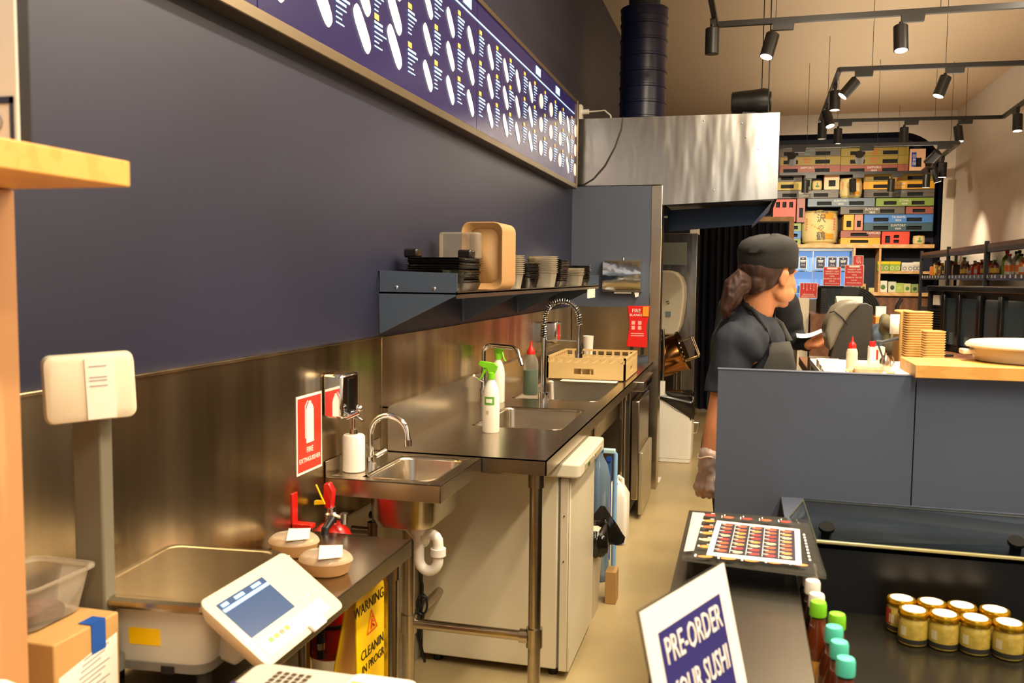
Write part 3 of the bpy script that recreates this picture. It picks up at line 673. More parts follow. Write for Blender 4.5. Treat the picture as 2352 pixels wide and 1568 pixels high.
# ================================================================== WALL SHELF AND TAKEAWAY PACKS
SHM = mat('shelf_grey_paint', '#4a5565', .35, var=.05)
t = thing('wall_shelf', 'slate blue metal wall shelf with gusset brackets above the sinks', 'shelf', (-1.06, 4.3, 1.44))
SX1, SY0, SY1, SZ = -.92, 2.80, 5.75, 1.44
MB().box((XL, SY0, SZ-.006), (SX1, SY1, SZ)).box((SX1-.003, SY0, SZ-.02), (SX1, SY1, SZ+.004)).box((XL, SY0, SZ), (XL+.004, SY1, SZ+.07)).build('shelf_board', STEEL, t)
for y in (SY0, SY1-.004):
    MB().prism([(XL, 1.512), (SX1, 1.505), (SX1, 1.432), (XL+.005, 1.297)], (0, y+.004, 0), (1, 0, 0), (0, 0, 1), .004).build('end_bracket', SHM, t)
for y in (3.75, 4.72):
    MB().prism([(XL+.002, 1.432), (SX1, 1.432), (XL+.005, 1.297)], (0, y+.004, 0), (1, 0, 0), (0, 0, 1), .004).box((XL, y-.03, 1.297), (XL+.003, y+.03, 1.434)).build('bracket', SHM, t)
MB().ell((-1.135, SY0, 1.456), (.007, .003, .007), 10).build('bolt', CHROME, t); MB().ell((-1.0, SY0, 1.453), (.007, .003, .007), 10).build('bolt', CHROME, t)
# stacks on it : trays, lids and bowls; every tray is a thing
def tray_proto(name, lab, cat, grp, sx_, sy_, h, m, taper=.012, lip=.006):
    t = thing(name, lab, cat, (0, 0, 0), grp)
    o = None; mb = MB(); rs = []
    for z, ins in ((0, taper), (.002, taper-.002), (h-.003, .002), (h, 0), (h, -lip), (h-.0015, -lip)):
        rs.append([(x, y, z) for x, y in rrect(-sx_/2+ins, -sy_/2+ins, sx_/2-ins, sy_/2-ins, .018, 3)])
    mb.rings(rs, cap=False); mb.add(rs[0], [tuple(range(len(rs[0])))])
    o = mb.build('tray_body', m, t); s = o.modifiers.new('s', 'SOLIDIFY'); s.thickness = .0012
    return t
def stack(proto, n, x, y, z0, dz, labf, rz=0, jit=.0, matmap=None, upright=False):
    for i in range(n):
        loc = (x+random.uniform(-jit, jit), y+random.uniform(-jit, jit), z0+i*dz)
        r = proto if (i == 0 and not proto.get('used')) else dup(proto)
        if i == 0: proto['used'] = 1
        r.location = loc; r.rotation_euler[2] = rz; r['label'] = labf(i, n)
ordn = lambda i, n: 'lowest' if i == 0 else ('topmost' if i == n-1 else ['second', 'third', 'fourth', 'fifth', 'sixth', 'seventh', 'eighth', 'ninth', 'tenth', 'eleventh', 'twelfth', 'thirteenth', 'fourteenth', 'fifteenth', 'sixteenth', 'seventeenth', 'eighteenth', 'nineteenth', 'twentieth', 'twenty-first', 'twenty-second', 'twenty-third'][i-1]+' from the bottom')
BT = mat('black_tray_plastic', '#17140f', .25, coat=.2)
p = tray_proto('sushi_tray', '', 'tray', 'black sushi trays stacked at the near end of the shelf', .20, .27, .03, BT)
stack(p, 11, -1.055, 3.07, SZ+.002, .0088, lambda i, n: 'black plastic sushi tray at near end of shelf, %s in its stack' % ordn(i, n), jit=.003)
for k, (dx, dy) in enumerate(((-.09, -.10), (.07, .02))):
    o = MB().box((-1.055+dx-.02, 3.07+dy-.03, SZ+.120), (-1.055+dx+.03, 3.07+dy+.03, SZ+.150)).build('sauce_box', BT, bevel=.006)
    tag(o, 'small black lid block on the black tray stack, %s' % ('nearer one' if k == 0 else 'farther one'), 'box')
p = tray_proto('clear_bowl', '', 'bowl', 'clear cups beside black sushi trays', .07, .07, .06, CLEAR, .012)
stack(p, 2, -.965, 2.90, SZ+.001, .015, lambda i, n: 'clear plastic cup before the black trays, %s of two' % ('lower' if i == 0 else 'upper'))
# upright tan pulp trays nested front to back along Y
p = thing('pulp_tray', '', 'tray', (0, 0, 0), 'tan pulp trays standing on end on the shelf')
mb = MB(); rs = []
for yy, ins in ((0, .026), (.004, .024), (.030, .003), (.030, 0)):
    rs.append([(x, -yy, z) for x, z in rrect(-.085+ins, ins, .085-ins, .265-ins, .035, 4)])
mb.rings(rs, cap=False); mb.add(rs[0], [tuple(range(len(rs[0])))]); mb.build('tray_body', TAN, p).modifiers.new('s', 'SOLIDIFY').thickness = .0014
NT = 22
for i in range(NT):
    r = p if i == 0 else dup(p)
    r.location = (-1.0, 3.58-i*.0095, SZ+.002); r['label'] = 'tan pulp tray standing on end on shelf, %s in the row' % ('farthest' if i == 0 else 'nearest' if i == NT-1 else 'number %d counting from the wall end' % (i+1) if 0 else ordn(i, NT).replace('from the bottom', 'from the far end'))
t = thing('clamshell_box', 'clear plastic clamshell leaning before the tan pulp trays', 'container', (-1.09, 3.25, SZ))
MB().rbox((-1.165, 3.30, SZ+.12), (-1.0, 3.365, SZ+.225), .02).build('clear_shell', CLEARD, t, bevel=.008)
def bowl_proto(name, cat, grp, r0, r1, h, m):
    t = thing(name, '', cat, (0, 0, 0), grp)
    mb = MB(); mb.lathe([(r0, 0), (r0+.003, .002), (r1-.002, h-.004), (r1, h), (r1+.005, h), (r1+.005, h-.003)], n=24, cap=False)
    mb.add([(r0*math.cos(2*PI*j/24), r0*math.sin(2*PI*j/24), 0) for j in range(24)], [tuple(range(24))])
    mb.build('bowl_wall', m, t).modifiers.new('s', 'SOLIDIFY').thickness = .001
    return t
p = bowl_proto('clear_tub', 'tub', 'ribbed clear plastic tubs stacked on shelf', .045, .062, .07, CLEARD)
stack(p, 10, -1.0, 3.78, SZ, .0085, lambda i, n: 'clear plastic tub next to tan pulp trays, %s in its stack' % ordn(i, n), jit=.001)
p = bowl_proto('black_bowl', 'bowl', 'black bowls stacked on shelf', .045, .062, .05, BT)
stack(p, 6, -.99, 4.05, SZ, .013, lambda i, n: 'black plastic bowl between the two clear stacks, %s in its stack' % ordn(i, n), jit=.002)
p = bowl_proto('clear_tub', 'tub', 'tall clear plastic tub stack on shelf', .055, .072, .08, CLEARD)
stack(p, 9, -.985, 4.38, SZ, .0095, lambda i, n: 'clear plastic tub in the tall middle stack, %s' % ordn(i, n), jit=.001)
p = tray_proto('black_tray', '', 'tray', 'black trays stacked in the middle of the shelf', .19, .24, .03, BT)
stack(p, 12, -1.05, 4.80, SZ+.002, .0105, lambda i, n: 'black tray in the tall stack behind the clear tubs, %s' % ordn(i, n), jit=.004)
p = bowl_proto('clear_tub', 'tub', 'clear plastic tubs at the far end of shelf', .045, .062, .07, CLEARD)
stack(p, 5, -.975, 5.15, SZ, .009, lambda i, n: 'clear plastic tub at far end of shelf, %s in its stack' % ordn(i, n), jit=.001)
p = bowl_proto('black_bowl', 'bowl', 'black bowls at the far end of shelf', .055, .075, .04, BT)
stack(p, 8, -1.01, 5.50, SZ, .012, lambda i, n: 'black bowl at far end of shelf, %s in its stack' % ordn(i, n), jit=.003)
o = MB().box((-.925, 5.35, SZ-.075), (-.918, 5.60, SZ-.02)).build('shelf_ticket', PAPER); tag(o, 'blank white ticket hanging from far end of the shelf edge', 'ticket')

# ================================================================== FREEZER, DISHWASHER, BIN, BOTTLES UNDER THE BENCH
t = thing('chest_freezer', 'white enamel freezer standing under the sink bench', 'freezer', (-.9, 3.4, 0))
MB().box((-1.17, 3.15, .035), (-.64, 3.68, .765)).build('freezer_body', ENAMEL, t, bevel=.006)
MB().box((-.632, 3.15, .03), (-.600, 3.68, .76)).box((-.600, 3.152, .03), (-.592, 3.68, .76)).build('freezer_door', ENAMEL, t, bevel=.004)
MB().box((-.64, 3.16, .04), (-.632, 3.67, .755)).build('door_seal', GREYD, t)
MB().rbox((-.86, 3.12, .768), (-.555, 3.70, .822), .02).build('freezer_lid', CREAM, t, bevel=.008, seg=3)
MB().box((-.557, 3.22, .78), (-.551, 3.60, .803)).build('control_strip', mat('beige_trim', '#a99a7c', .4), t)
MB().cyl((-.552, 3.42, .792), (-.546, 3.42, .792), .009).build('temperature_knob', CHROME, t)
MB().box((-.5515, 3.27, .785), (-.5495, 3.31, .798)).build('green_indicator', mat('dark_green_plastic', '#31552a', .4), t)
for x in (-1.12, -.66):
    for y in (3.2, 3.62): MB().cyl((x, y, 0), (x, y, .036), .018).build('foot', BLACK, t)
for z in (.45, .62): MB().cyl((-.616, 3.1495, z), (-.616, 3.147, z), .003, n=8).build('screw', DSTEEL, t)
t = thing('coiled_cable', 'black coiled cable hanging beside the rail before the freezer', 'cable', (-1.12, 2.9, .3))
MB().tube([(-1.075+.018*math.cos(a), 2.90+.01*math.sin(a*.5), .33+.035*math.sin(a)) for a in [i*.5 for i in range(40)]], .004, 8).build('coil', BLACK, t)
MB().tube([(-1.09, 2.90, .60), (-1.10, 2.90, .5), (-1.075, 2.90, .40), (-1.075, 2.90, .33), (-1.095, 2.90, .22), (-1.065, 2.90, .12), (-1.085, 2.90, .2), (-1.07, 2.90, .3)], .005, 8).build('cord', BLACK, t)
t = thing('dishwasher', 'under-bench steel dishwasher at the far end below the rack', 'dishwasher', (-.87, 5.7, 0))
MB().box((-1.16, 5.40, .03), (-.655, 5.99, .855)).build('cabinet', mat('dull_steel', '#6e675a', .38, 1, var=.2, vscale=(2, 2, 5)), t, bevel=.004)
MB().box((-.65, 5.42, .12), (-.60, 5.98, .74)).build('door', STEEL, t, bevel=.008)
MB().box((-.60, 5.42, .03), (-.575, 5.98, .42)).build('lower_panel', mat('cream_steel', '#b0a486', .3, .6), t, bevel=.006)
MB().box((-.72, 5.40, .80), (-.575, 5.99, .86)).build('control_panel', STEEL, t, bevel=.004)
MB().box((-.576, 5.55, .815), (-.572, 5.85, .845)).build('display_strip', BLACKG, t)
t = thing('waste_bin', 'white bin with black bag liner standing beside the freezer', 'bin', (-.64, 3.85, 0))
MB().rings([[(x, y, z) for x, y in rrect(-.76-e, 3.73-e, -.59+e, 3.93+e, .03)] for z, e in ((.0, -.012), (.006, -.01), (.36, .005), (.37, .008))]).build('bin_body', CREAM, t)
mb = MB(); rs = []
for k, (z, e) in enumerate(((.29, .012), (.32, .022), (.36, .02), (.40, .014), (.385, 0), (.33, -.01))):
    rs.append([(x+(.05 if (x > -.6) else 0)*(1-abs(k-1)*.3)*abs(mnoise.noise(Vector((x*20, y*20, z*9))))*1.6+random.uniform(-.004, .004), y+random.uniform(-.004, .004), z+random.uniform(-.008, .008)) for x, y in rrect(-.76-e, 3.73-e, -.59+e, 3.93+e, .03, 6)])
mb.rings(rs, cap=False); mb.build('bin_liner', mat('black_bag_film', '#15120f', .22, coat=.4), t, angle=3)
mb = MB(); c = Vector((-.60, 3.95, .36)); rs = []
for k in range(7):
    f = k/6; rs.append([(c.x+f*.10+.05*(1-f)*math.cos(a)*(1+.2*math.sin(3*a+k)), c.y+f*.05+.03*math.sin(a), c.z-f*.07+.085*(1-f*.9)*math.sin(a)*(1+.15*math.cos(4*a+k))) for a in [2*PI*i/14 for i in range(14)]])
mb.rings(rs).build('bag_flap', MATS['black_bag_film'], t)
t = thing('water_bottle', 'pale blue water bottle standing behind the freezer', 'bottle', (-.66, 4.25, 0))
MB().lathe([(.05, .0), (.055, .01), (.055, .1), (.051, .12), (.055, .14), (.055, .3), (.050, .32), (.055, .34), (.055, .52), (.04, .58), (.018, .62), (.018, .64)], (-.665, 4.28, .0), 24).build('bottle_body', clear('blue_clear_plastic', '#dceaf4', .45, .1, '#93a9bd'), t)
MB().lathe([(.02, .64), (.02, .665), (.001, .666)], (-.665, 4.28, 0), 16).build('cap', BLUE, t)
t = thing('trolley_frame', 'folded blue and white plastic handle frame beside blue bottle', 'trolley', (-.62, 4.45, 0))
MB().tube([(-.70, 4.45, .02), (-.70, 4.45, .60), (-.69, 4.45, .615), (-.625, 4.45, .615), (-.61, 4.45, .60), (-.61, 4.45, .02)], .012, 12).build('frame', mat('pale_blue_plastic', '#7fa6c9', .4), t)
MB().box((-.70, 4.435, .60), (-.61, 4.468, .625)).build('grip', mat('aqua_plastic', '#b5d3d0', .4), t, bevel=.006)
MB().cyl((-.64, 4.43, .575), (-.64, 4.445, .575), .014).build('hinge', BLUE, t)
MB().box((-.655, 4.44, .05), (-.63, 4.46, .58)).build('blue_slat', mat('cobalt_plastic', '#3563a8', .4), t)
o = MB().box((-.69, 4.12, .01), (-.67, 4.14, .60)).build('steel_bar', STEEL); tag(o, 'upright steel bar standing behind the freezer before blue frame', 'bar')
t = thing('plastic_jug', 'white plastic jug with handle on floor before the dishwasher', 'jug', (-.66, 4.95, 0))
MB().rings([[(x, y, z) for x, y in rrect(-.74+e, 4.86+e, -.60-e, 5.02-e, .02)] for z, e in ((.0, .005), (.01, 0), (.27, 0), (.33, .03), (.355, .055), (.38, .058))]).build('jug_body', WHITE, t)
MB().tube([(-.63, 4.94, .29), (-.635, 4.94, .36), (-.66, 4.94, .375)], .011, 10).build('handle', WHITE, t)
o = MB().box((-.58, 3.96, 0), (-.53, 4.05, .15)).build('cardboard_box', BOARD, bevel=.002); tag(o, 'narrow cardboard strip box on floor behind the lined bin', 'box')
# ================================================================== FOREGROUND LEFT
t = thing('display_unit', 'beech wood display unit in left foreground with overhanging top shelf', 'shelving', (-1.0, .6, 0))
MB().box((-1.17, .30, 1.601), (-.720, .930, 1.632)).build('top_shelf', BEECH, t, bevel=.002)
MB().box((-1.17, .34, 0), (-.890, .930, 1.600)).build('side_panel', BEECHV, t, bevel=.002)
t = thing('notice_holder', 'white printed notice in clear holder standing on the beech shelf', 'sign', (-.98, .86, 1.632))
MB().box((-1.16, .858, 1.634), (-.835, .861, 2.05)).build('acrylic_sheet', CLEAR, t)
MB().box((-1.16, .854, 1.638), (-.848, .8575, 2.05)).build('printed_sheet', PAPER, t)
mb = MB(); rb = lambda a, b, c, d: mb.box((a, .8525, c), (b, .8542, d))
rb(-1.16, -.855, 1.848, 1.865); rb(-1.16, -.852, 1.69, 1.698); rb(-.8575, -.852, 1.642, 1.698); rb(-1.16, -.852, 1.642, 1.646)
mb.build('dark_border', mat('slate_ink', '#3b4256', .5), t)
mb = MB(); GI = mat('grey_ink', '#a29c98', .6)
for z in (1.83, 1.805, 1.785, 1.765, 1.742, 1.734, 1.726, 1.718, 1.710): mb.box((-1.16, .8530, z), (-.873-random.random()*.03, .8542, z+.003))
mb.build('text_line', GI, t)
text('E  NO', .030, (-.905, .8522, 1.668), (1, 0, 0), (0, 0, 1), GI, t)
t.location.x += .038

t = thing('scale_table', 'steel side table against splashback under the weighing scale', 'table', (-1.02, 1.6, 0))
TX0, TX1, TY0, TY1, TZ = -1.184, -.862, 1.0, 2.24, .775
MB().box((TX0, TY0, TZ-.004), (TX1, TY1, TZ)).box((TX1-.004, TY0, TZ-.045), (TX1, TY1, TZ)).box((TX0, TY1-.004, TZ-.045), (TX1, TY1, TZ)).box((TX0, TY0, TZ-.045), (TX1, TY0+.004, TZ)).build('table_top', STEEL, t, bevel=.0015)
for x, y in ((-.89, 2.16), (-1.16, 2.19), (-.89, 1.06), (-1.16, 1.06)):
    MB().cyl((x, y, .0), (x, y, .772), .019).cyl((x, y, .69), (x, y, .73), .024).build('leg', STEEL, t)
MB().box((-1.17, 1.06, .20), (-.88, 2.0, .21)).build('lower_shelf', DSTEEL, t)
def Rz(a, c): return Matrix.Translation(c) @ Matrix.Rotation(a, 4, 'Z')
t = thing('weighing_scale', 'light grey shop weighing scale with steel platter and tilted display', 'scale', (-1.02, 1.42, TZ))
T = Rz(math.radians(5), (-1.0, 1.43, 0))
mb = MB(); mb.T = T; rs = []
for z, ins in ((.812, .03), (.815, .022), (.845, .018), (.90, .016), (.915, .02), (.918, .028)):
    rs.append([(x, y, z) for x, y in rrect(-.125+ins, -.145+ins, .125-ins, .145-ins, .03)])
mb.rings(rs).build('housing', GREYP, t)
mb = MB(); mb.T = T; mb.rings([[(x, y, z) for x, y in rrect(-.125+i, -.145+i, .125-i, .145-i, .03)] for z, i in ((.795, .03), (.80, .02), (.816, .018))]).build('base_skirt', GREYD, t)
for x in (-.085, .085):
    for y in (-.10, .10):
        mb = MB(); mb.T = T; mb.cyl((x, y, TZ), (x, y, .80), .014); mb.build('foot', BLACKM, t)
mb = MB(); mb.T = T; rs = []
for z, ins, in ((.923, .012), (.921, .0), (.926, -.002), (.934, -.001), (.9385, .006), (.9385, .016), (.9375, .02)):
    rs.append([(x, y, z) for x, y in rrect(-.128+ins, -.155+ins, .130-ins, .155-ins, .022)])
mb.rings(rs).build('platter', mat('brushed_platter', '#a49a86', .22, 1, bump=.003, bscale=(2, 60, 2)), t, angle=.12)
mb = MB(); mb.T = T; mb.cyl((0, 0, .915), (0, 0, .925), .04); mb.build('platter_post', BLACKM, t)
mb = MB(); mb.T = T; mb.box((-.04, -.1285, .848), (.02, -.1275, .878)).build('yellow_sticker', YELLOW, t)
mb = MB(); mb.T = T; mb.box((.02, -.129, .799), (.045, -.1275, .812)).build('socket', BLACK, t)
# neck and console
MB().prism([(-.93, .82), (-.86, .80), (-.79, .865), (-.86, .92), (-.93, .915)], (0, 1.36, 0), (1, 0, 0), (0, 0, 1), -.13).build('console_neck', GREYP, t, bevel=.006)
pu = Vector((0, 1, 0)); pv = Vector((.13, 0, -.095)).normalized(); pn = pu.cross(pv); pn = -pn if pn.z < 0 else pn
PO = Vector((-.872, 1.275, .948)); PW, PH = .288, .163
def pp(u, v, h=0): return PO+pu*u+pv*v+pn*h
mb = MB(); rs = []
for h, ins in ((-.034, .022), (-.03, .014), (-.008, .001), (-.002, 0), (0, .003)):
    rs.append([pp(u, v, h) for u, v in rrect(ins, ins, PW-ins, PH-ins, .016)])
mb.rings(rs); con = mb.build('console', CREAM, t)
def pq(mb, u0, u1, v0, v1, h=.0006): mb.add([pp(u0, v0, h), pp(u0, v1, h), pp(u1, v1, h), pp(u1, v0, h)], [(0, 1, 2, 3)]); return mb
SCR = mat('blue_lcd_screen', '#23344f', .2, emit=.35, ecol='#4a6a96')
pq(MB(), .022, .172, .022, .106).build('screen', SCR, con, flat=True)
mb = MB(); pq(mb, .024, .170, .036, .043, .001); pq(mb, .03, .05, .026, .033, .001); pq(mb, .07, .10, .026, .033, .001); pq(mb, .125, .155, .026, .033, .001)
mb.build('screen_readout', mat('pale_lcd_glow', '#86abd6', .3, emit=.6, ecol='#86b0e0'), con, flat=True)
mb = MB(); pq(mb, .022, .245, .120, .150); mb.build('button_strip', PAPER, con, flat=True)
for i, c in enumerate(('#8fb4cf', '#7fbf60', '#e6cf50', '#d98a6a', '#e3c04a', '#b99ac9', '#8ecbd6')):
    pq(MB(), .03+i*.018, .043+i*.018, .124, .133, .0012).build('button', mat('button_%d' % i, c, .5), con, flat=True)
mb = MB()
for i in range(3): pq(mb, .20+i*.02, .214+i*.02, .098, .106)
pq(mb, .185, .196, .010, .014); mb.build('key_print', mat('violet_print', '#a8a3b8', .6), con, flat=True)
mb = MB(); mb.prism([(0, 0), (.045, 0), (.045, .016), (0, .016)], pp(.15, PH-.012, .002), pu, pv, -.005).build('label_flap', PAPER, con)
mb = MB(); pq(mb, .20, .245, -.018, -.002, .001); mb.build('x', PAPER, con) if 0 else mb.bm.free()
# customer display on pole
MB().box((-1.105, 1.262, .79), (-1.047, 1.292, 1.25)).build('display_pole', mat('dark_olive_grey', '#6b6656', .45), t, bevel=.004)
MB().box((-1.10, 1.28, .80), (-1.04, 1.38, .83)).build('pole_bracket', GREYD, t)
hd = Matrix.Translation((-1.058, 1.25, 1.307)) @ Matrix.Rotation(math.radians(-3), 4, 'Y') @ Matrix.Rotation(math.radians(49), 4, 'Z') @ Matrix.Diagonal((.80, 1, .90, 1))
mb = MB(); mb.T = hd; rs = []
for y, ins in ((-.030, .012), (-.026, .003), (-.01, 0), (.012, .003), (.018, .014)):
    rs.append([(x, y, z) for x, z in rrect(-.088+ins, -.063+ins, .088-ins, .063-ins, .016)])
hdo = mb.rings(rs).build('customer_display', CREAM, t)
mb = MB(); mb.T = hd; mb.box((-.011, -.033, -.058), (.044, -.0305, .054)); mb.build('taped_note', PAPER, hdo)
mb = MB(); mb.T = hd
for z in (.038, .018, .012, .002): mb.box((-.004, -.0338, z), (.030, -.0331, z+.002))
mb.build('note_text', GI, hdo)

t = thing('cardboard_box', 'cardboard box with blue tape and white label beside the scale', 'box', (-1.09, 1.17, TZ))
MB().box((-1.182, 1.10, TZ), (-1.006, 1.246, .928)).build('carton', BOARD, t, bevel=.003)
MB().box((-1.03, 1.180, .9285), (-1.0055, 1.212, .93)).box((-1.006, 1.180, .880), (-1.0045, 1.212, .93)).build('blue_tape', BLUE, t)
lb = MB().add([(-1.0055, 1.108, .80), (-1.0055, 1.24, .80), (-1.0055, 1.24, .895), (-1.0055, 1.108, .872)], [(0, 1, 2, 3)]).build('shipping_label', PAPER, t, flat=True)
mb = MB()
for i in range(9): mb.add([(-1.005, 1.13+i*.004, .805+i*.009), (-1.005, 1.20+(i % 3)*.01, .812+i*.009), (-1.005, 1.20+(i % 3)*.01, .815+i*.009), (-1.005, 1.13+i*.004, .808+i*.009)], [(0, 1, 2, 3)])
mb.build('label_print', GI, lb)
t = thing('plastic_tub', 'open cloudy plastic tub resting on the cardboard box', 'tub', (-1.11, 1.17, .93))
mb = MB(); rs = []
for z, ins in ((.93, .02), (.933, .014), (.999, .002), (1.002, -.005), (1.006, -.005), (1.006, .001), (.999, .005)):
    rs.append([(x, y, z) for x, y in rrect(-1.182+ins, 1.098+ins, -1.052-ins, 1.252-ins, .025)])
mb.rings(rs, cap=False); mb.add(rs[0], [tuple(range(len(rs[0])))]); mb.build('tub_wall', CLEARD, t)
mb = MB(); rs = [[(-1.115+.045*math.cos(a)*(1+.2*math.sin(3*a)), 1.17+.05*math.sin(a), .936+h) for a in [2*PI*i/18 for i in range(18)]] for h in (0, .012)]
mb.rings(rs).build('dark_scraps', mat('brown_scraps', '#5a3d35', .8, var=.6, vscale=(60, 60, 60)), t)
for k, (x, y, lab) in enumerate(((-1.11, 2.04, 'food bowl with clear lid on steel table, farthest behind the scale display'), (-.965, 1.93, 'food bowl with clear lid and white label nearest the table edge'), (-1.05, 1.82, 'food bowl with clear lid half hidden behind the scale display'))):
    t = thing('food_bowl', lab, 'bowl', (x, y, TZ), 'packed food bowls on the steel side table')
    MB().lathe([(.050, 0), (.056, .004), (.064, .028), (.067, .032), (.064, .034), (.03, .036), (.001, .036)], (x, y, TZ+.001), 32, 1, .85).build('bowl_body', TAN, t)
    MB().lathe([(.067, .033), (.064, .040), (.055, .047), (.001, .048)], (x, y, TZ+.001), 32, 1, .85).build('clear_lid', clear('lid_film', '#fbf6ea', .25, .08, '#f0e4cc'), t)
    mb = MB(); mb.prism([(-.028, -.05), (.028, -.045), (.034, .05), (-.022, .058)], (x+.01, y, TZ+.0505), (math.cos(.5), math.sin(.5), 0), (-math.sin(.5), math.cos(.5), 0), .001).build('white_label', PAPER, t)
    if k == 2: MB().box((x-.02, y+.01, TZ+.0517), (x+.03, y+.016, TZ+.0522)).box((x-.02, y+.024, TZ+.0517), (x+.03, y+.030, TZ+.0522)).build('red_stripe', REDP, t)

# caution sign
t = thing('caution_sign', 'yellow folding caution sign standing under the steel side table', 'caution sign', (-.95, 2.1, 0))
cy0, cy1 = 2.085, 2.085
def leaf(xt, xb, hw_t, hw_b, zt, th=.006): return MB().prism([(-hw_b, 0), (hw_b, 0), (hw_t, zt), (-hw_t, zt)], (xb, 2.155, 0), (0, 1, 0), Vector((xt-xb, 0, zt)).normalized(), th)
lf = leaf(-.955, -.925, .088, .125, .70).build('front_leaf', YELLOW, t, bevel=.002)
leaf(-.968, -1.09, .088, .125, .70).build('rear_leaf', YELLOW, t, bevel=.002)
uvn = Vector((-.955+.925, 0, .70)).normalized()
def cs(z): return Vector((-.925-.03*z/.70+.0072, 2.155, z))
text('WARNING', .040, cs(.622)+Vector((0, -.012, 0)), (0, 1, 0), uvn, INK, lf)
text('CLEANING', .036, cs(.500)+Vector((0, .01, 0)), (0, 1, 0), uvn, INK, lf)
text('IN PROGRESS', .032, cs(.462)+Vector((0, .02, 0)), (0, 1, 0), uvn, INK, lf)
mb = MB()
def tri(r): return [cs(.566+dz*r)+Vector((.0004, dy*r-.002, 0)) for dy, dz in ((-.9, -.55), (.9, -.55), (0, 1.0))]
a, b = tri(.040), tri(.033)
mb.add(a+b, [(0, 1, 4, 3), (1, 2, 5, 4), (2, 0, 3, 5)])
mb.tube([cs(.578)+Vector((.001, .0, 0)), cs(.566)+Vector((.001, -.006, 0)), cs(.561)+Vector((.001, .006, 0)), cs(.553)+Vector((.001, .012, 0))], .0022, 6).tube([cs(.572)+Vector((.001, -.002, 0)), cs(.568)+Vector((.001, .009, 0))], .002, 6).ell(cs(.584)+Vector((.001, .001, 0)), (.001, .0032, .0032), 8)
mb.tube([cs(.566)+Vector((.001, -.006, 0)), cs(.553)+Vector((.001, -.010, 0))], .002, 6)
mb.build('warning_triangle', mat('sign_orange_red', '#d8401a', .5), lf)

# foreground counter with printer and paper bag
t = thing('front_counter', 'low beech counter just under the bottom edge of the view', 'counter', (-.6, .75, 0))
MB().box((-.89, .30, .77), (-.30, 1.2, .80)).build('counter_top', BEECH, t); MB().box((-.87, .32, 0), (-.34, 1.16, .77)).build('counter_body', PANEL, t)
t = thing('receipt_printer', 'beige label printer with grille at the bottom edge of photo', 'printer', (-.53, 1.04, .80))
MB().rbox((-.655, .97, .80), (-.41, 1.10, .948), .02).build('printer_case', GREYP, t, bevel=.006)
MB().rbox((-.50, .985, .946), (-.405, 1.085, .958), .015).build('printer_lid', WHITE, t, bevel=.004)
mb = MB()
for i in range(5):
    for j in range(4): mb.box((-.610+i*.011, 1.035+j*.011, .9485), (-.603+i*.011, 1.042+j*.011, .9492))
mb.build('vent_hole', mat('dark_brown_hole', '#4a3521', .7), t)
MB().box((-.653, 1.0, .9485), (-.60, 1.028, .9495)).build('navy_label', NAVYINK, t)
text('SUSHI', .022, (-.47, 1.02, .9585), (1, 0, 0), (0, 1, 0), YELLOW, t) if 0 else None
MB().box((-.49, 1.045, .9583), (-.44, 1.055, .9588)).build('yellow_print', YELLOW, t)
t = thing('paper_bag', 'crumpled white paper bag in the bottom left corner of photo', 'bag', (-.8, .82, .8))
mb = MB(); rs = []
for z, ins in ((.80, 0), (.90, .004), (.965, .012), (.99, .03)):
    rs.append([(x+random.uniform(-.004, .004), y+random.uniform(-.004, .004), z-(x+.78)*.20+random.uniform(-.004, .004)) if z > .85 else (x, y, z) for x, y in rrect(-.89+ins, .74+ins, -.67-ins, .885-ins, .02, 3)])
mb.rings(rs).build('bag_body', PAPER, t)
mb = MB()
for i in range(4): mb.tube([(-.86, .80+i*.02, 1.0), (-.80, .802+i*.02, .990), (-.74, .80+i*.02, .978)], .0012, 5)
mb.build('bag_print', GI, t)

# ================================================================== FOREGROUND RIGHT: SUSHI COUNTER AND WELL
t = thing('service_counter', 'narrow steel topped service counter running toward the slate partition', 'counter', (0, 1.3, 0))
CT = mat('counter_steel', '#8f897c', .26, 1, var=.06, vscale=(60, 1, 60), bump=.003, bscale=(2, 2, 2))
MB().box((-.122, .2, .868), (.120, 2.30, .90)).build('counter_top', CT, t, bevel=.002)
MB().box((-.10, .2, 0), (.115, 2.28, .868)).build('counter_body', mat('cream_laminate', '#cdb98e', .4), t)  # hidden side made pale to brighten what the splashback reflects
t = thing('display_well', 'black display well holding jars and bottles right of steel counter', 'display case', (.8, 1.5, 0))
WB = mat('black_laminate', '#17150f', .22, var=.3, vscale=(4, 4, 4), spec=.5)
MB().box((.118, .2, .68), (1.7, 2.17, .72)).build('well_floor', WB, t)
MB().box((.118, 2.165, .72), (1.7, 2.185, .878)).build('well_back', mat('black_well_back', '#12110f', .28), t)
MB().box((.118, 2.165, .868), (1.7, 2.60, .880)).build('well_ledge', PANEL, t)
MB().box((.13, .2, 0), (1.7, 2.5, .68)).build('well_base', PANEL, t)
t = thing('glass_guard', 'tilted clear glass guard along the back of black display well', 'glass screen', (.18, 2.2, .89))
gA, gB, gC, gD = Vector((.18, 2.15, .888)), Vector((1.6, 2.15, .880)), Vector((1.6, 2.30, .936)), Vector((.158, 2.30, .946))
mb = MB(); mb.add([gA, gB, gC, gD], [(0, 1, 2, 3)]); g = mb.build('glass_pane', GLASS, t); g.modifiers.new('s', 'SOLIDIFY').thickness = .006
mb = MB(); mb.add([gD, (.126, 2.30, .900), (.150, 2.155, .893), gA], [(0, 1, 2, 3)]); g = mb.build('side_pane', GLASS, t); g.modifiers.new('s', 'SOLIDIFY').thickness = .005
EG = mat('lit_glass_edge', '#a89d6a', .25)  # light caught by the front edge is put into its colour
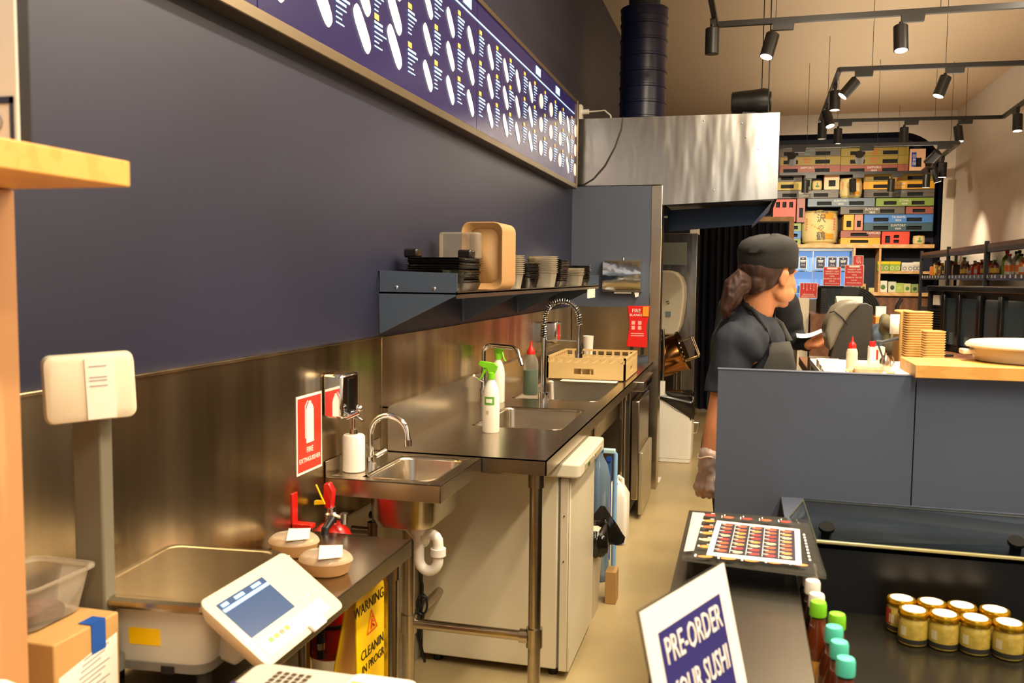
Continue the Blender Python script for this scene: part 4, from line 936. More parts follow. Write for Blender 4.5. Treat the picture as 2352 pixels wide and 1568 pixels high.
MB().tube([gA, gB], .0045, 6).build('front_edge', EG, t); MB().tube([gB, gC, gD], .0025, 6).tube([gD, (.126, 2.30, .900)], .002, 6).tube([gD, gA], .0018, 6).build('rear_edge', mat('glass_edge_dull', '#77775f', .25), t)
for x in (.205, .610): MB().cyl((x, 2.195, .882), (x, 2.19, .910), .012).cyl((x, 2.19, .908), (x, 2.186, .916), .018).build('fixing_knob', mat('matt_black_rubber', '#070707', .8, spec=.15), t)

# jars
def make_jar(lab):
    t = thing('glass_jar', lab, 'jar', (0, 0, 0), 'small jars with gold lids in the black display well')
    body = MB().lathe([(.024, 0), (.029, .003), (.030, .012), (.030, .046), (.028, .056), (.024, .062)], n=28).build('jar_glass', mat('mustard_in_jar', '#a48d3a', .15, var=.3, vscale=(80, 80, 80), coat=.6), t)
    mb = MB(); n = 60; rs = []
    for z, r, w_ in ((.060, .0285, .0008), (.062, .0300, .0009), (.070, .0300, .0009), (.0735, .0285, 0)):
        rs.append([((r+(w_ if j % 2 else 0))*math.cos(2*PI*j/n), (r+(w_ if j % 2 else 0))*math.sin(2*PI*j/n), z) for j in range(n)])
    mb.rings(rs).build('lid', GOLD, t)
    MB().lathe([(.0235, .0735), (.0235, .0743), (.001, .0745)], n=28).build('lid_sticker', PAPER, t)
    MB().lathe([(.0303, .006), (.0303, .016)], n=28, cap=False).build('dark_band', mat('dark_label_band', '#2a2823', .4), t)
    mb = MB(); mb.rings([[(.0305*math.cos(a), .0305*math.sin(a), z) for a in [math.radians(-150+25*i/6) for i in range(7)]] for z in (.022, .042)], cap=False); mb.build('barcode_label', mat('barcode_paper', '#c9bd94', .5), t)
    return t
pos = [(.372, 2.020, 'front row, leftmost'), (.431, 2.013, 'front row, second from left'), (.490, 2.006, 'front row, third from left'), (.551, 1.998, 'front row, rightmost'),
       (.358, 2.086, 'back row, leftmost, with red label'), (.419, 2.082, 'back row, second from left'), (.479, 2.077, 'back row, third from left'), (.542, 2.070, 'back row, rightmost')]
j0 = None
for x, y, s in pos:
    j = make_jar('') if j0 is None else dup(j0)
    j0 = j0 or j; j.location = (x, y, .72); j['label'] = 'small mustard coloured jar with gold lid, '+s
    j.rotation_euler[2] = 0
    if 'red' in s:
        mb = MB(); mb.rings([[(x+.0306*math.cos(a), y+.0306*math.sin(a), .72+z) for a in [math.radians(-240+100*i/8) for i in range(9)]] for z in (.018, .052)], cap=False); mb.build('red_label', mat('jar_red_label', '#a8301c', .5), j)
# bottles
def drink(x, y, cap, liq, lab, h=.225, rz=0, matlab=PAPER):
    t = thing('sauce_bottle', lab, 'bottle', (x, y, .72), 'small drink bottles in a line beside the steel counter')
    k = h/.225
    MB().lathe([(.020, 0), (.024, .004), (.024, .05), (.0225, .055), (.024, .06), (.024, .135*k), (.022, .155*k), (.013, .185*k), (.012, .195*k)], (x, y, .72), 24).build('bottle_body', liq, t)
    MB().lathe([(.0246, .065), (.0246, .125*k)], (x, y, .72), 24, cap=False).build('bottle_label', matlab, t)
    mb = MB(); n = 36
    mb.rings([[(x+(r+(.0005 if j % 2 else 0))*math.cos(2*PI*j/n), y+(r+(.0005 if j % 2 else 0))*math.sin(2*PI*j/n), .72+z*k) for j in range(n)] for r, z in ((.0135, .199), (.0138, .201), (.0136, .220), (.0120, .224), (.001, .2245))]).build('cap', cap, t)
TEA = mat('brown_tea', '#5a2408', .1, var=.3, coat=.7); SOY = mat('dark_soy', '#1e0d06', .1, coat=.7)
LBL = mat('cream_yellow_label', '#b9ad6e', .5, var=.6, vscale=(50, 50, 50))
drink(.160, 1.352, TEAL, TEA, 'amber bottle with teal cap nearest the camera', matlab=LBL)
drink(.157, 1.413, TEAL, TEA, 'amber bottle with teal cap, middle of the three', matlab=LBL)
drink(.155, 1.473, TEAL, TEA, 'amber bottle with teal cap behind the other two teal caps', matlab=LBL)
drink(.166, 1.540, GREEN, TEA, 'amber bottle with lime cap set slightly right in the line', .222, matlab=PAPER)
drink(.140, 1.590, GREEN, TEA, 'amber bottle with lime cap touching the steel counter edge', .222, matlab=mat('orange_label_b', '#d39a45', .5))
drink(.142, 1.650, WHITE, SOY, 'dark bottle with white cap behind the lime caps', .215)
drink(.139, 1.708, WHITE, SOY, 'dark bottle with white cap, second from the far end', .22)
drink(.140, 1.775, mat('grey_cap', '#a9a397', .4), SOY, 'dark bottle with grey cap under the menu tray, nearer of two', .21)
drink(.142, 1.835, mat('grey_cap', '#a9a397', .4), SOY, 'dark bottle with grey cap at the far end of the line', .21)

# menu tray
t = thing('menu_tray', 'clear acrylic slab over black sushi menu on the steel counter', 'menu holder', (0, 1.93, .9))
MB().prism([(-.105, 2.12), (.160, 2.112), (.164, 1.72), (-.106, 1.755)], (0, 0, .939), (1, 0, 0), (0, 1, 0), .008).build('acrylic_slab', CLEAR, t)
MB().prism([(-.095, 2.105), (.145, 2.098), (.147, 1.745), (-.10, 1.765)], (0, 0, .935), (1, 0, 0), (0, 1, 0), .0035).build('black_menu', mat('black_menu_print', '#1f1718', .35), t)
mb = MB()
for x, y in ((-.09, 1.78), (-.09, 2.09), (.10, 1.78), (.10, 2.09)): mb.cyl((x, y, .90), (x, y, .935), .006)
mb.build('spacer', CLEAR, t)
MB().prism([(-.103, 2.10), (-.076, 2.10), (-.084, 1.80), (-.103, 1.79)], (0, 0, .9472), (1, 0, 0), (0, 1, 0), .0003).build('silver_panel', mat('silver_print', '#b9b2a5', .5), t)
SUS = [mat('print_salmon', '#d2562a', .5), mat('print_red', '#b52a1e', .5), mat('print_orange', '#dd8a3a', .5), mat('print_cream', '#d8c08a', .5)]
def blob(mbs, x, y, rx, ry, z, i, ang=0):
    mb = mbs[i]; n = 12
    mb.add([(x+rx*math.cos(2*PI*k/n)*math.cos(ang)-ry*math.sin(2*PI*k/n)*math.sin(ang), y+rx*math.cos(2*PI*k/n)*math.sin(ang)+ry*math.sin(2*PI*k/n)*math.cos(ang), z) for k in range(n)], [tuple(range(n))])
mbs = [MB() for _ in SUS]; ws = MB(); Z = .9475
for k in range(6):
    blob(mbs, -.062, 2.085-k*.050, .013, .010, Z, [0, 2, 0, 2, 3, 2][k] if k else 1, .2); ws.box((-.078, 2.085-k*.05-.004, Z), (-.074, 2.085-k*.05+.006, Z+.0002)); ws.box((-.060, 2.085-k*.05+.014, Z), (-.052, 2.085-k*.05+.018, Z+.0002))
for k in range(5):
    blob(mbs, -.060+k*.045, 1.768, .015, .007, Z, 2, .1); ws.box((-.078+k*.045-.003, 1.762, Z), (-.078+k*.045+.001, 1.778, Z+.0002))
for k in range(4):
    blob(mbs, -.020+k*.042, 2.078, .012, .009, Z, k % 2, .1); ws.box((-.036+k*.042, 2.07, Z), (-.034+k*.042, 2.09, Z+.0002)); ws.box((-.030+k*.042, 2.088, Z), (-.028+k*.042, 2.10, Z+.0002))
for k in range(9): ws.box((.138, 1.80+k*.022, Z), (.142, 1.812+k*.022, Z+.0002))
ws.build('menu_text', PAPER, t)
for i, mb in enumerate(mbs): mb.build('sushi_picture', SUS[i], t)
t = thing('menu_card', 'smaller white bordered sushi menu card lying on the clear slab', 'menu', (.04, 1.9, .948))
card = [(-.045, 2.038), (.133, 2.018), (.122, 1.762), (-.058, 1.775)]
MB().prism(card, (0, 0, .9478), (1, 0, 0), (0, 1, 0), .0012).build('card', PAPER, t)
def cq(u, v):
    a, b, c, d = [Vector(p) for p in card]; top = a.lerp(b, u); bot = d.lerp(c, u); return top.lerp(bot, v)
mb = MB(); q = [cq(*p) for p in ((.06, .06), (.94, .06), (.94, .92), (.06, .92))]
mb.add([(p.x, p.y, .9492) for p in q], [(0, 1, 2, 3)]).build('dark_field', mat('dark_menu_field', '#262030', .4), t, flat=True)
mbs = [MB() for _ in SUS]; ws = MB()
for c in range(5):
    for r in range(8):
        p = cq(.15+c*.175, .12+r*.105); blob(mbs, p.x, p.y, .0105, .0075, .9494, random.choice([0, 1, 2, 3]) if r else 0, .2)
        ws.box((p.x-.014, p.y+.006, .9495), (p.x-.004, p.y+.009, .9496))
    if c:
        a, b = cq(.06+c*.175, .08), cq(.06+c*.175, .90); ws.add([(a.x, a.y, .9496), (a.x+.001, a.y, .9496), (b.x+.001, b.y, .9496), (b.x, b.y, .9496)], [(0, 1, 2, 3)])
ws.build('card_text', PAPER, t)
for i, mb in enumerate(mbs): mb.build('sushi_picture', SUS[i], t)

# pre-order card
t = thing('preorder_sign', 'white bordered purple card reading pre-order your sushi in foreground', 'sign', (-.02, 1.08, .9))
TLc = Vector((-.105, .986, 1.12)); TRc = Vector((-.017, 1.195, 1.12)); u = (TRc-TLc); Wc = u.length; u.normalize()
dn = Vector((.215, -.0905, -.97)); dn = (dn-u*dn.dot(u)).normalized(); nc = u.cross(-dn).normalized(); Hc = .222
def cp(a, b, h=0): return TLc+u*(a*Wc)+dn*(b*Hc)+nc*h
def cslab(a0, a1, b0, b1, h0, h1): return MB().add([cp(a0, b0, h0), cp(a1, b0, h0), cp(a1, b1, h0), cp(a0, b1, h0), cp(a0, b0, h1), cp(a1, b0, h1), cp(a1, b1, h1), cp(a0, b1, h1)], [(0, 1, 2, 3), (7, 6, 5, 4), (0, 4, 5, 1), (1, 5, 6, 2), (2, 6, 7, 3), (3, 7, 4, 0)])
cslab(-.01, 1.01, -.012, 1.0, -.002, .0).build('acrylic_back', CLEAR, t)
cslab(0, 1, 0, 1, .0, .0012).build('white_card', PAPER, t)
cslab(.13, .87, .145, .93, .0013, .0016).build('purple_field', NAVYINK, t)
text('PRE-ORDER', .044, cp(.50, .265, .002), u, -dn, PAPER, t, sx=.66)
text('YOUR SUSHI', .044, cp(.50, .50, .002), u, -dn, PAPER, t, sx=.62)
MB().prism([(0, 0), (Wc*.8, 0), (Wc*.8, .05), (0, .05)], cp(.1, .97, -.05), u, nc, .004).build('stand_foot', CLEAR, t)

# ================================================================== PARTITION, REAR COUNTER
o = MB().box((-.066, 2.60, 0), (.458, 2.625, 1.237)).box((-.068, 2.598, 1.237), (.458, 2.627, 1.240)).build('partition_panel', PANEL, bevel=.0008); tag(o, 'slate blue partition panel before the woman, left of the seam', 'panel')
o = MB().box((.461, 2.60, 0), (1.7, 2.625, 1.236)).build('partition_panel', PANEL, bevel=.0008); tag(o, 'slate blue partition panel under the beech ledge, right of the seam', 'panel')
o = MB().box((.448, 2.555, 1.238), (1.75, 2.80, 1.273)).build('wooden_ledge', BEECH, bevel=.0015); tag(o, 'thick pale beech ledge on top of the slate partition at right', 'ledge')
t = thing('preparation_counter', 'white topped preparation counter behind the slate partition', 'counter', (.8, 3.2, 0))
MB().box((.235, 2.63, 1.195), (1.5, 3.35, 1.212)).build('counter_top', WHITE, t); MB().box((.26, 2.66, 0), (1.5, 3.3, 1.195)).build('counter_body', PANEL, t)
t = thing('sales_counter', 'brown sales counter behind the preparation counter', 'counter', (.8, 4.2, 0))
MB().box((.28, 3.40, 1.06), (.80, 4.75, 1.10)).build('counter_top', BROWNW, t); MB().box((.30, 3.42, 0), (.80, 4.7, 1.06)).build('counter_body', PANEL, t)
# point of sale terminal
t = thing('pos_terminal', 'dark grey point of sale terminal with rounded back seen from the side', 'terminal', (.4, 3.7, 1.1))
side = [(.321, 1.10), (.330, 1.20), (.339, 1.245), (.358, 1.301), (.393, 1.363), (.434, 1.407), (.452, 1.408), (.476, 1.396), (.477, 1.283), (.478, 1.10)]
MB().prism(side, (0, 3.62, 0), (1, 0, 0), (0, 0, 1), -.03).build('side_shell', mat('charcoal_plastic', '#332f28', .5), t, bevel=.003)
shell = [(.325, 1.22), (.306, 1.30), (.316, 1.345), (.340, 1.390), (.372, 1.413), (.405, 1.418), (.434, 1.408), (.395, 1.365), (.360, 1.30), (.341, 1.245)]
MB().prism(shell, (0, 3.60, 0), (1, 0, 0), (0, 0, 1), -.20).build('screen_shell', mat('taupe_plastic', '#736b5a', .4), t, bevel=.012, seg=3)
MB().prism([(.325, 1.10), (.345, 1.25), (.36, 1.3), (.434, 1.40), (.47, 1.39), (.47, 1.10)], (0, 3.66, 0), (1, 0, 0), (0, 0, 1), -.14).build('core', BLACK, t)
MB().tube([(.318, 3.60, 1.37), (.335, 3.595, 1.375), (.365, 3.595, 1.35), (.385, 3.6, 1.325)], .0025, 6).build('cable', BLACK, t)
MB().ell((.327, 3.618, 1.165), (.004, .003, .008), 10).build('power_light', mat('blue_led', '#6fa8ff', .3, emit=2, ecol='#8fbfff'), t)
o = MB().add([(.372, 3.88, 1.400), (.470, 3.88, 1.400), (.470, 3.885, 1.428), (.366, 3.885, 1.428)], [(0, 1, 2, 3)]).box((.372, 3.885, 1.10), (.47, 3.98, 1.425)).build('paper_organiser', CREAM); tag(o, 'cream paper organiser block peeking over the dark terminal', 'organiser')
o = MB().rbox((.245, 3.45, 1.10), (.335, 3.62, 1.20), .01).build('receipt_printer', STEEL, bevel=.004); tag(o, 'small steel topped receipt printer left of the dark terminal', 'printer')
for k in range(3):
    o = MB().box((.24, 2.80+k*.11, 1.212), (.31, 2.90+k*.11, 1.222+k*.006)).build('paper_pad', PAPER); tag(o, 'white paper pad on preparation counter beside the woman, %s' % ('nearest', 'middle', 'farthest')[k], 'paper', 'white pads beside the woman')
t = thing('squeeze_bottle', 'clear squeeze bottle with red nozzle on the preparation counter', 'bottle', (.332, 2.95, 1.212))
MB().lathe([(.014, 0), (.017, .003), (.017, .058), (.014, .068), (.010, .072)], (.332, 2.95, 1.212), 24).build('bottle_body', mat('cloudy_white', '#cfc9ac', .3, trans=.2), t)
MB().lathe([(.0115, .071), (.0115, .083), (.008, .088), (.003, .094), (.002, .107), (.001, .108)], (.332, 2.95, 1.212), 20).build('nozzle', REDP, t)
t = thing('food_tub', 'small lidded clear tub of pink ginger beside the squeeze bottle', 'tub', (.36, 2.8, 1.212))
MB().rbox((.325, 2.76, 1.212), (.398, 2.84, 1.236), .01).build('tub_body', mat('pink_ginger', '#d9a07e', .5, var=.3, vscale=(60, 60, 60)), t); MB().rbox((.322, 2.757, 1.236), (.401, 2.843, 1.247), .01).build('tub_lid', CLEARD, t)
for k, (x, y) in enumerate(((.312, 2.82), (.424, 2.80))):
    mb = MB()
    for i in range(14): a = i*.9; mb.tube([(x+.010*math.cos(a), y+.012*math.sin(a), 1.214+.001*i), (x+.012*math.cos(a+1.2), y+.012*math.sin(a+1.2), 1.217+.001*i)], .0025, 5)
    o = mb.build('noodle_heap', mat('pale_shreds', '#d9c98c', .6)); tag(o, 'small heap of pale shreds %s of the ginger tub' % ('left', 'right')[k], 'food', None, 'stuff')
t = thing('oil_can', 'small polished steel oil can beside ginger tub', 'can', (.428, 2.95, 1.212))
MB().lathe([(.015, 0), (.0165, .002), (.0165, .035), (.010, .046), (.008, .05)], (.434, 2.98, 1.212), 20).cyl((.434, 2.98, 1.262), (.434, 2.98, 1.27), .004).build('can_body', STEEL, t)
MB().tube([(.45, 2.98, 1.225), (.46, 2.98, 1.24), (.455, 2.98, 1.258)], .0025, 6).build('handle', STEEL, t)
t = thing('white_canister', 'white canister with red cap and black tongs behind steel oil can', 'canister', (.437, 3.2, 1.212))
MB().rbox((.414, 3.18, 1.212), (.462, 3.24, 1.272), .006).build('canister_body', WHITE, t); MB().cyl((.424, 3.2, 1.272), (.424, 3.2, 1.290), .010).build('red_cap', REDP, t)
MB().tube([(.43, 3.17, 1.292), (.45, 3.17, 1.29), (.475, 3.17, 1.297), (.50, 3.17, 1.305)], .006, 8).tube([(.435, 3.17, 1.29), (.452, 3.16, 1.24), (.462, 3.15, 1.215)], .003, 6).build('black_tongs', BLACK, t)
text('HOT', .012, (.440, 3.1795, 1.245), (0, 0, -1), (1, 0, 0), REDP, t) if 0 else MB().box((.434, 3.1788, 1.23), (.440, 3.1798, 1.262)).build('red_print', REDP, t)
# tan tray stacks
p = thing('tan_container', '', 'container', (0, 0, 0), 'tan takeaway trays in upright stacks behind the ginger tub')
mb = MB(); rs = [[(x, y, z) for x, y in rrect(-.038+i, -.05+i, .038-i, .05-i, .012, 3)] for z, i in ((0, .006), (.03, 0), (.032, -.003), (.034, -.003))]
mb.rings(rs, cap=False); mb.add(rs[0], [tuple(range(len(rs[0])))]); mb.build('tray_body', mat('tan_card', '#cc9c54', .55), p).modifiers.new('s', 'SOLIDIFY').thickness = .001
for nm, x, y, n, lab in (('a', .560, 3.20, 20, 'tan takeaway tray in the tallest stack behind the ginger tub'), ('b', .580, 3.04, 13, 'tan takeaway tray in the shorter stack beside the brown board')):
    for i in range(n):
        r = p if not p.get('used') else dup(p); p['used'] = 1
        r.location = (x, y, 1.212+i*.0078); r['label'] = lab+', '+ordn(i, n)
        if nm == 'b': r.scale = (.75, .8, 1)
o = MB().rbox((.555, 3.50, 1.10), (.615, 3.66, 1.385), .012).build('carton', mat('tan_card2', '#cfa057', .55), bevel=.006); tag(o, 'tall tan carton standing behind the stack of takeaway trays', 'carton')
o = MB().add([(.520, 3.495, 1.30), (.552, 3.495, 1.30), (.552, 3.495, 1.372), (.520, 3.495, 1.372)], [(0, 1, 2, 3)]).build('white_notice', PAPER); o.modifiers.new('s', 'SOLIDIFY').thickness = .001; tag(o, 'white paper notice stuck to the tall tan carton', 'notice')
t = thing('cloth_pile', 'grey and olive folded cloths piled behind the terminal', 'cloth', (.56, 4.0, 1.1))
mb = MB()
for c, r in (((.55, 4.02, 1.19), (.05, .06, .09)), ((.545, 4.02, 1.26), (.035, .05, .06))): mb.ell(c, r, 14)
remeshed(mb, 'blue_grey_cloth', mat('blue_grey_cloth', '#3c4650', .85, var=.3, vscale=(20, 20, 20)), t, .008, 4, .03, .05)
mb = MB()
for c, r in (((.58, 3.98, 1.31), (.038, .05, .045)), ((.60, 3.98, 1.24), (.035, .05, .06))): mb.ell(c, r, 14)
remeshed(mb, 'olive_cloth', mat('olive_cloth', '#5d573f', .9, var=.2, vscale=(20, 20, 20)), t, .008, 4, .03, .05)
# black bench-top display case at right
t = thing('display_cabinet', 'black food display cabinet with dark windows at right', 'display cabinet', (1.0, 4.0, 1.18))
A = Vector((.82, 4.45, 1.185)); d = Vector((.34, -1.0, 0)).normalized(); Ld = 1.15
nf = Vector((-d.y, d.x, 0)); nf = nf if nf.y > 0 else -nf   # into the case
def cb(mb, s0, s1, e0, e1, z0, z1):
    P = [A+d*s+nf*e+Vector((0, 0, z)) for z in (z0, z1) for s, e in ((s0, e0), (s1, e0), (s1, e1), (s0, e1))]
    return mb.add(P, [(0, 3, 2, 1), (4, 5, 6, 7), (0, 1, 5, 4), (1, 2, 6, 5), (2, 3, 7, 6), (3, 0, 4, 7)])
cb(MB(), 0, Ld, .02, .45, 0, .272).build('case_body', BLACKM, t)
cb(MB(), -.01, Ld, -.005, .47, .262, .288).build('case_top', BLACKG, t, bevel=.006)
mb = MB()
for i in range(14): cb(mb, .015, .105, .006, .02, .025+i*.0115, .031+i*.0115)
cb(mb, 0, .012, .0, .02, 0, .262); cb(mb, .11, .12, .0, .02, 0, .262); mb.build('grille', BLACK, t)
cb(MB(), .03, .075, .008, .02, .20, .245).build('round_sticker', GREYP, t)
WG = mat('dark_window_glass', '#27343a', .12, spec=.8, coat=.5)
for s0, s1 in ((.14, .37), (.42, .68), (.74, .98)): cb(MB(), s0, s1, .012, .02, .03, .235).build('window', WG, t)
for s in (.13, .245, .395, .54, .71, 1.0): cb(MB(), s-.012, s+.012, -.004, .02, .02, .25).build('window_bar', BLACKG, t, bevel=.003)
cb(MB(), 1.02, Ld, -.006, .02, 0, .262).build('end_post', mat('dark_bronze', '#2a1f18', .3, .5), t)
o = MB(); cb(o, .12, .14, -.02, -.0, -.0, .08); o = o.build('price_ticket', mat('grey_ticket', '#8a8378', .5)); tag(o, 'grey ticket standing before the black display cabinet grille', 'ticket')
t = thing('cabinet_plinth', 'brown laminate counter under the black display cabinet', 'counter', (1.1, 4.1, 0))
MB().box((.80, 3.36, 1.155), (1.75, 4.90, 1.182)).build('counter_top', BROWNW, t); MB().box((.815, 3.38, 0), (1.75, 4.88, 1.155)).build('counter_body', mat('dark_brown_laminate', '#4a2f22', .5), t)
o = MB().tube([(.80, 4.45, 1.21), (.775, 4.3, 1.20), (.775, 4.1, 1.17), (.80, 4.0, 1.187), (.84, 3.98, 1.19)], .005, 8).build('power_cord', BLACK); tag(o, 'black power cord curling from the display cabinet grille', 'cord')
t = thing('rice_warmer', 'white round insulated rice tub standing on the beech ledge', 'rice tub', (.79, 2.78, 1.273))
MB().lathe([(.140, 0), (.148, .004), (.160, .038), (.160, .042)], (.785, 2.755, 1.273), 48).build('tub_body', mat('taupe_white', '#a99f86', .4), t)
MB().lathe([(.168, .040), (.172, .044), (.170, .050), (.160, .057), (.10, .061), (.001, .062)], (.785, 2.755, 1.273), 48).build('tub_lid', GREYP, t)
MB().box((.600, 2.73, 1.292), (.640, 2.78, 1.306)).build('handle', CREAM, t, bevel=.003)
# ================================================================== PEOPLE
def head_blobs(mb, T):
    T0 = mb.T; mb.T = T      # local frame: +X faces forward, +Z up, origin at ear level centre of skull
    mb.ell((-.012, 0, .035), (.098, .076, .088), 24)
    mb.ell((.022, 0, -.012), (.070, .066, .088), 20); mb.ell((.050, 0, .004), (.040, .054, .046), 16)
    mb.ell((.048, 0, -.062), (.040, .044, .038), 16)       # jaw
    mb.ell((.078, 0, -.083), (.018, .022, .016), 12)       # chin
    for s in (-1, 1):
        mb.ell((.052, .034*s, -.020), (.034, .028, .034), 12); mb.ell((.022, .050*s, -.024), (.034, .020, .040), 12)   # cheeks
        mb.ell((.030, .050*s, -.055), (.045, .022, .030), 12)   # jaw sides
        mb.ell((-.006, .074*s, -.004), (.017, .010, .029), 12, Matrix.Rotation(.25, 3, 'Y'))    # ears
        mb.ell((-.002, .079*s, .006), (.014, .008, .018), 10)
        mb.ell((-.002, .073*s, -.028), (.008, .008, .009), 10)
        mb.ell((.082, .016*s, -.030), (.009, .008, .008), 8)
    mb.tube([(.086, 0, .020), (.092, 0, -.002), (.101, 0, -.020), (.095, 0, -.030)], [.007, .009, .011, .009], 12)
    mb.tube([(.084, -.022, -.052), (.092, -.010, -.051), (.094, 0, -.0505), (.092, .010, -.051), (.084, .022, -.052)], [.004, .0065, .007, .0065, .004], 8)
    mb.tube([(.083, -.018, -.060), (.091, 0, -.062), (.083, .018, -.060)], [.004, .008, .004], 8)
    mb.tube([(.078, -.045, .026), (.090, -.02, .032), (.092, 0, .028), (.090, .02, .032), (.078, .045, .026)], [.006, .008, .006, .008, .006], 8)
    mb.T = T0
def caps(mb, pts, R, n=16):
    pts = [Vector(p) for p in pts]
    mb.tube(pts, R, n)
    for p, r in zip(pts, R): mb.ell(p, (r, r, r), n)
def fingers(mb, base, fdir, side, palm, curl=.9, sc=1.0):
    # base = knuckle centre, fdir = pointing direction, side = across the palm, palm = towards the palm side
    fdir, side, palm = Vector(fdir).normalized(), Vector(side).normalized(), Vector(palm).normalized()
    for i, (off, L) in enumerate(((-.029, .068), (-.010, .076), (.010, .072), (.028, .056))):
        p = Vector(base)+side*off*sc; a = 0; pts = [p]
        for k, f in enumerate((.45, .32, .23)):
            a += curl*(.75+.08*i)*(1 if k else .55); dd = fdir*math.cos(a)+palm*math.sin(a); pts.append(pts[-1]+dd*L*f*sc)
        caps(mb, pts, [r*sc for r in (.0095, .009, .0082, .0072)], 10)
def thumb(mb, wrist, fdir, side, palm, sc=1.0):
    fdir, side, palm = Vector(fdir).normalized(), Vector(side).normalized(), Vector(palm).normalized()
    p = Vector(wrist)+fdir*.025*sc-side*.028*sc+palm*.008
    caps(mb, [p, p+(fdir*.6-side*.55+palm*.35).normalized()*.032*sc, p+(fdir*.6-side*.45+palm*.4).normalized()*.03*sc+(fdir*.9+palm*.45).normalized()*.03*sc, p+(fdir*.6-side*.45+palm*.4).normalized()*.03*sc+(fdir*.8+palm*.6).normalized()*.055*sc], [.013*sc, .0115*sc, .010*sc, .0085*sc], 10)
def palm_blob(mb, wrist, base, side, palm, sc=1.0):
    w_, b_ = Vector(wrist), Vector(base); side = Vector(side).normalized()
    for off in (-.024, -.008, .008, .024): caps(mb, [w_+side*off*.55*sc, b_+side*off*sc], [.014*sc, .0135*sc], 10)

# --- the woman in the black cap
t = thing('person', 'woman in black cap, dark navy shirt and black apron, looking right behind the partition', 'person', (.05, 3.12, 0))
hc = Vector((.078, 3.12, 1.505)); hT = Matrix.Translation(hc) @ Matrix.Rotation(math.radians(43), 4, 'Z') @ Matrix.Rotation(math.radians(6), 4, 'Y')
mb = MB(); head_blobs(mb, hT)
caps(mb, [(.070, 3.12, 1.47), (.050, 3.12, 1.42), (.035, 3.13, 1.36), (.03, 3.14, 1.29)], [.052, .055, .058, .062], 20)
caps(mb, [(.02, 3.14, 1.265), (.02, 3.15, 1.15), (.02, 3.15, 1.0), (.01, 3.15, .86)], [.09, .11, .12, .13], 24)
for s in (-1, 1): caps(mb, [(.02, 3.14+.05*s, 1.27), (.01, 3.14+.15*s, 1.26)], [.062, .052], 16)
# right arm nearest the camera hangs slightly behind, left arm bent forward to the board
SH, EL, WR = Vector((-.022, 2.985, 1.285)), Vector((-.066, 2.955, 1.06)), Vector((-.098, 2.93, .885))
caps(mb, [SH, SH.lerp(EL, .5), EL, EL.lerp(WR, .3), EL.lerp(WR, .7), WR], [.054, .047, .041, .041, .034, .0265], 20)
KN = Vector((-.110, 2.925, .812)); sd = Vector((.75, -.6, 0)); pm = Vector((.55, .75, 0))
palm_blob(mb, WR-Vector((0, 0, .015)), KN, sd, pm); fingers(mb, KN, (-.1, 0, -1), sd, pm, 1.25); thumb(mb, WR-Vector((0, 0, .01)), (-.1, 0, -1), sd*-1, pm)
SL, ELl, WL = Vector((.03, 3.31, 1.27)), Vector((.04, 3.40, 1.06)), Vector((.09, 3.42, .88))
caps(mb, [SL, ELl, ELl.lerp(WL, .4), WL], [.052, .042, .038, .026], 18)
KL = WL+Vector((.015, 0, -.072)); palm_blob(mb, WL, KL, (1, 0, 0), (0, -1, 0)); fingers(mb, KL, (.15, 0, -1), (-1, 0, 0), (0, -1, 0), .6); thumb(mb, WL, (.15, 0, -1), (-1, 0, 0), (0, -1, 0))
for s in (-1, 1): caps(mb, [(.0, 3.15+.085*s, .86), (.02, 3.15+.09*s, .48), (-.01, 3.15+.09*s, .09)], [.09, .06, .04], 16)
remeshed(mb, 'body', SKIN, t, .0045, 5)
# eyes
for s in (-1, 1):
    p = hT @ Vector((.072, .030*s, .008)); MB().ell(p, (.010, .010, .010), 12).build('eye', mat('eye_white', '#a89c8e', .3), t)
    p = hT @ Vector((.0800, .031*s, .008)); MB().ell(p, (.004, .005, .005), 10).build('iris', mat('dark_iris', '#1a0f0a', .2), t)
# hair under the cap and ponytail
mb = MB(); mb.T = hT
mb.ell((-.030, 0, .020), (.088, .080, .072), 20); mb.ell((-.070, 0, -.025), (.042, .055, .045), 16); mb.ell((-.04, 0, -.012), (.045, .070, .045), 16)
for s in (-1, 1): mb.ell((.030, .064*s, .030), (.022, .014, .022), 10)
mb.T = Matrix.Identity(4)
pb = hT @ Vector((-.100, -.005, -.034))
mb.ell(pb, (.022, .022, .022), 12)
remeshed(mb, 'hair', HAIR, t, .005, 4, .0015, .02)
mb = MB()
for i in range(16):
    a = i*2.4; r = .016*math.sqrt(i/16)*1.3; oy, oz = r*math.cos(a), r*math.sin(a)
    L = random.uniform(.85, 1.1)
    P = [pb+Vector((.012, oy*.5, oz*.5)), pb+Vector((-.022, oy*1.6, .004+oz*1.4)), pb+Vector((-.048*L, oy*2.2, -.030+oz*1.6)), pb+Vector((-.064*L, oy*2.3, -.075*L+oz)), pb+Vector((-.066*L+random.uniform(-.008, .008), oy*2, -.118*L))]
    mb.tube(P, [.015, .024, .026, .019, .006], 8)
remeshed(mb, 'ponytail', HAIR, t, .0035, 3, .002, .012)
mb = MB(); mb.tube([pb+Vector((.006, .0, .022)), pb+Vector((.004, -.022, 0)), pb+Vector((.002, 0, -.022)), pb+Vector((.004, .022, 0))], .005, 8, closed=True).build('hair_tie', BLACK, t)
